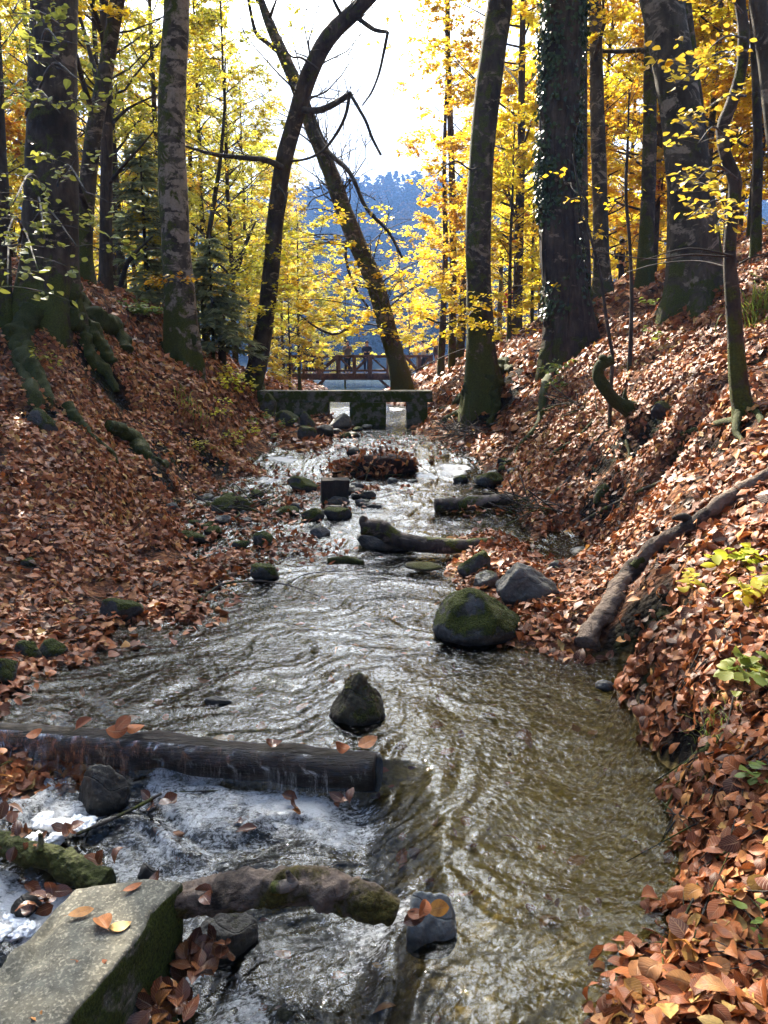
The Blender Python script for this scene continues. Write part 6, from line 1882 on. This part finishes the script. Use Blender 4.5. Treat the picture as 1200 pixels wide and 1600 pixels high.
def mat_foamwater():
    k = M('falling_water_sheet')
    uv = k.attr('leafuv', 'Vector')
    mp = k.n('ShaderNodeMapping'); k.set(mp.inputs[0], uv); mp.inputs['Scale'].default_value = (26, 1.6, 1)
    n = k.noise(mp.outputs[0], 2.2, 6, .65, .3)
    mp2 = k.n('ShaderNodeMapping'); k.set(mp2.inputs[0], uv); mp2.inputs['Scale'].default_value = (5, .5, 1)
    n2 = k.noise(mp2.outputs[0], 1.6, 3, .5)
    lf = k.attr('rnd')
    s = k.math('ADD', k.math('ADD', n, k.math('MULTIPLY', n2, .7)), k.math('MULTIPLY', lf, .22))
    wm = k.n('ShaderNodeMapRange'); wm.interpolation_type = 'SMOOTHSTEP'; k.set(wm.inputs[0], s); wm.inputs[1].default_value = .95; wm.inputs[2].default_value = 1.35; wm.inputs[4].default_value = .75
    su = k.n('ShaderNodeSeparateXYZ'); k.set(su.inputs[0], uv)
    wmf = k.math('MULTIPLY', wm.outputs[0], k.ramp(su.outputs[1], [(.2, 0.0), (.6, 1.0)]))
    nr = k.bump(n, .8, .01)
    p = k.pbr((.72, .75, .78), .2, .5, nr)
    t = k.n('ShaderNodeBsdfTransparent'); gl = k.n('ShaderNodeBsdfGlossy'); gl.inputs['Roughness'].default_value = .05; k.set(gl.inputs['Normal'], nr)
    fr = k.n('ShaderNodeFresnel'); fr.inputs[0].default_value = 1.33; k.set(fr.inputs['Normal'], nr)
    m1 = k.n('ShaderNodeMixShader'); k.set(m1.inputs[0], fr.outputs[0]); k.t.links.new(t.outputs[0], m1.inputs[1]); k.t.links.new(gl.outputs[0], m1.inputs[2])
    mx = k.n('ShaderNodeMixShader'); k.set(mx.inputs[0], wmf)
    k.t.links.new(m1.outputs[0], mx.inputs[1]); k.t.links.new(p, mx.inputs[2])
    return k.fin(mx.outputs[0])


m_foamwater = mat_foamwater()


def build_people():
    D = 42.8
    def at(px, dz=0.0, DD=D): 
        q = pt(px, 585, DD); return (q[0], q[1], pt(560, 583, 42)[2] - .02 + dz)
    c = m_cloth
    person('person in tan coat standing at the left on the wooden footbridge', at(497), 2.9, c['tan'], c['grey'], c['brown'])
    person('person in dark clothes beside the tan coat on the wooden footbridge', at(487, 0, 43), .3, c['brown'], c['black'], c['brown'])
    person('person in olive jacket partly hidden by leaves at the left bridge end', at(478), .6, c['olive'], c['navy'], c['black'])
    person('person in grey brown jacket near the middle of the wooden footbridge', at(543), .2, c['grey'], c['black'], c['brown'], 'phone')
    person('person in navy leaning on the bridge rail left of the leaning trunk', at(573, 0, 42.6), .1, c['navy'], c['navy'], c['brown'], 'lean')
    person('person in white top and dark vest at the right end of the footbridge', at(662, 0, 42.4), -1.1, c['white'], c['black'], c['black'], 'phone', bag=c['black'])
    person('person in dark red brown jacket past the right end of the footbridge', at(684, 0, 43), .5, c['brown'], c['grey'], c['brown'])
    q = pt(969, 448, 30)
    person('person in black jacket and cap walking on the right crest between two grey trunks', (q[0], q[1], gz(q[0], q[1])), 1.3, c['black'], c['black'], c['black'], hat=True, bag=c['black'])
    q = pt(797, 520, 30)
    person('person in red jacket behind leaves right of the mossy streamside trunk', (q[0], q[1], gz(q[0], q[1])), .2, c['red'], c['black'], c['black'])


def build_haze():
    me = bpy.data.meshes.new('haze'); bm = bmesh.new(); bmesh.ops.create_cube(bm, size=1)
    for v in bm.verts:
        v.co = Vector((v.co.x * 5200, v.co.y * 3000 + 1250, v.co.z * 164 + 78))
    bm.to_mesh(me); bm.free()
    o = bpy.data.objects.new('haze', me); COL.objects.link(o); o['kind'] = 'stuff'
    m = bpy.data.materials.new('valley_haze'); m.use_nodes = True; t = m.node_tree; t.nodes.clear()
    out = t.nodes.new('ShaderNodeOutputMaterial'); v = t.nodes.new('ShaderNodeVolumePrincipled')
    v.inputs['Color'].default_value = (.22, .44, 1.0, 1); v.inputs['Density'].default_value = HAZE; v.inputs['Anisotropy'].default_value = .2
    t.links.new(v.outputs[0], out.inputs['Volume']); me.materials.append(m)


HAZE = .00042
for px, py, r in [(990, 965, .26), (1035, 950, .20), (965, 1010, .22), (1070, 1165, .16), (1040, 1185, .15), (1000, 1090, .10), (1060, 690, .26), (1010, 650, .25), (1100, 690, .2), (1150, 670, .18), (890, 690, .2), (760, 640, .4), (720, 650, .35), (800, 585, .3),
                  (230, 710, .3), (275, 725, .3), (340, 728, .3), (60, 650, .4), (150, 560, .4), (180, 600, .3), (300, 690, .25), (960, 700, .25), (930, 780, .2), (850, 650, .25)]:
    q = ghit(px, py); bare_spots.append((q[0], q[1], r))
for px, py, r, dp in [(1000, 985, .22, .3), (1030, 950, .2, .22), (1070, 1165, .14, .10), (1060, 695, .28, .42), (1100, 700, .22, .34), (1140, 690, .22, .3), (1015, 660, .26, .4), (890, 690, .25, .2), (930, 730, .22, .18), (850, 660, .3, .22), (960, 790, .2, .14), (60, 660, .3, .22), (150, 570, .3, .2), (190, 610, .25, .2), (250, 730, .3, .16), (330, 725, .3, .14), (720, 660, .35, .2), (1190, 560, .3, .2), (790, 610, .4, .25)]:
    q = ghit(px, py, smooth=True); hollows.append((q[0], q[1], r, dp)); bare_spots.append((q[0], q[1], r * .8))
for px, py, r, s in [(60, 1240, .35, .6), (20, 1430, .4, .7), (90, 1290, .3, .62), (200, 1330, .4, .5), (300, 1250, .45, .55), (420, 1260, .35, .42), (430, 750, .4, .8), (440, 720, .35, .85), (700, 735, .5, .8), (665, 745, .3, .8), (760, 750, .25, .6), (560, 652, .5, .6), (528, 640, .4, .9), (618, 640, .4, .9), (590, 690, .4, .4), (640, 800, .4, .25), (690, 880, .3, .35)]:
    q = ghit(px, py); foam_spots.append((q[0], q[1], r, s))
make_ground(); make_water(); make_litter(); make_hills()
build_trees()
build_stream_things(); build_bank_things(); build_structures(); build_people()
build_haze()
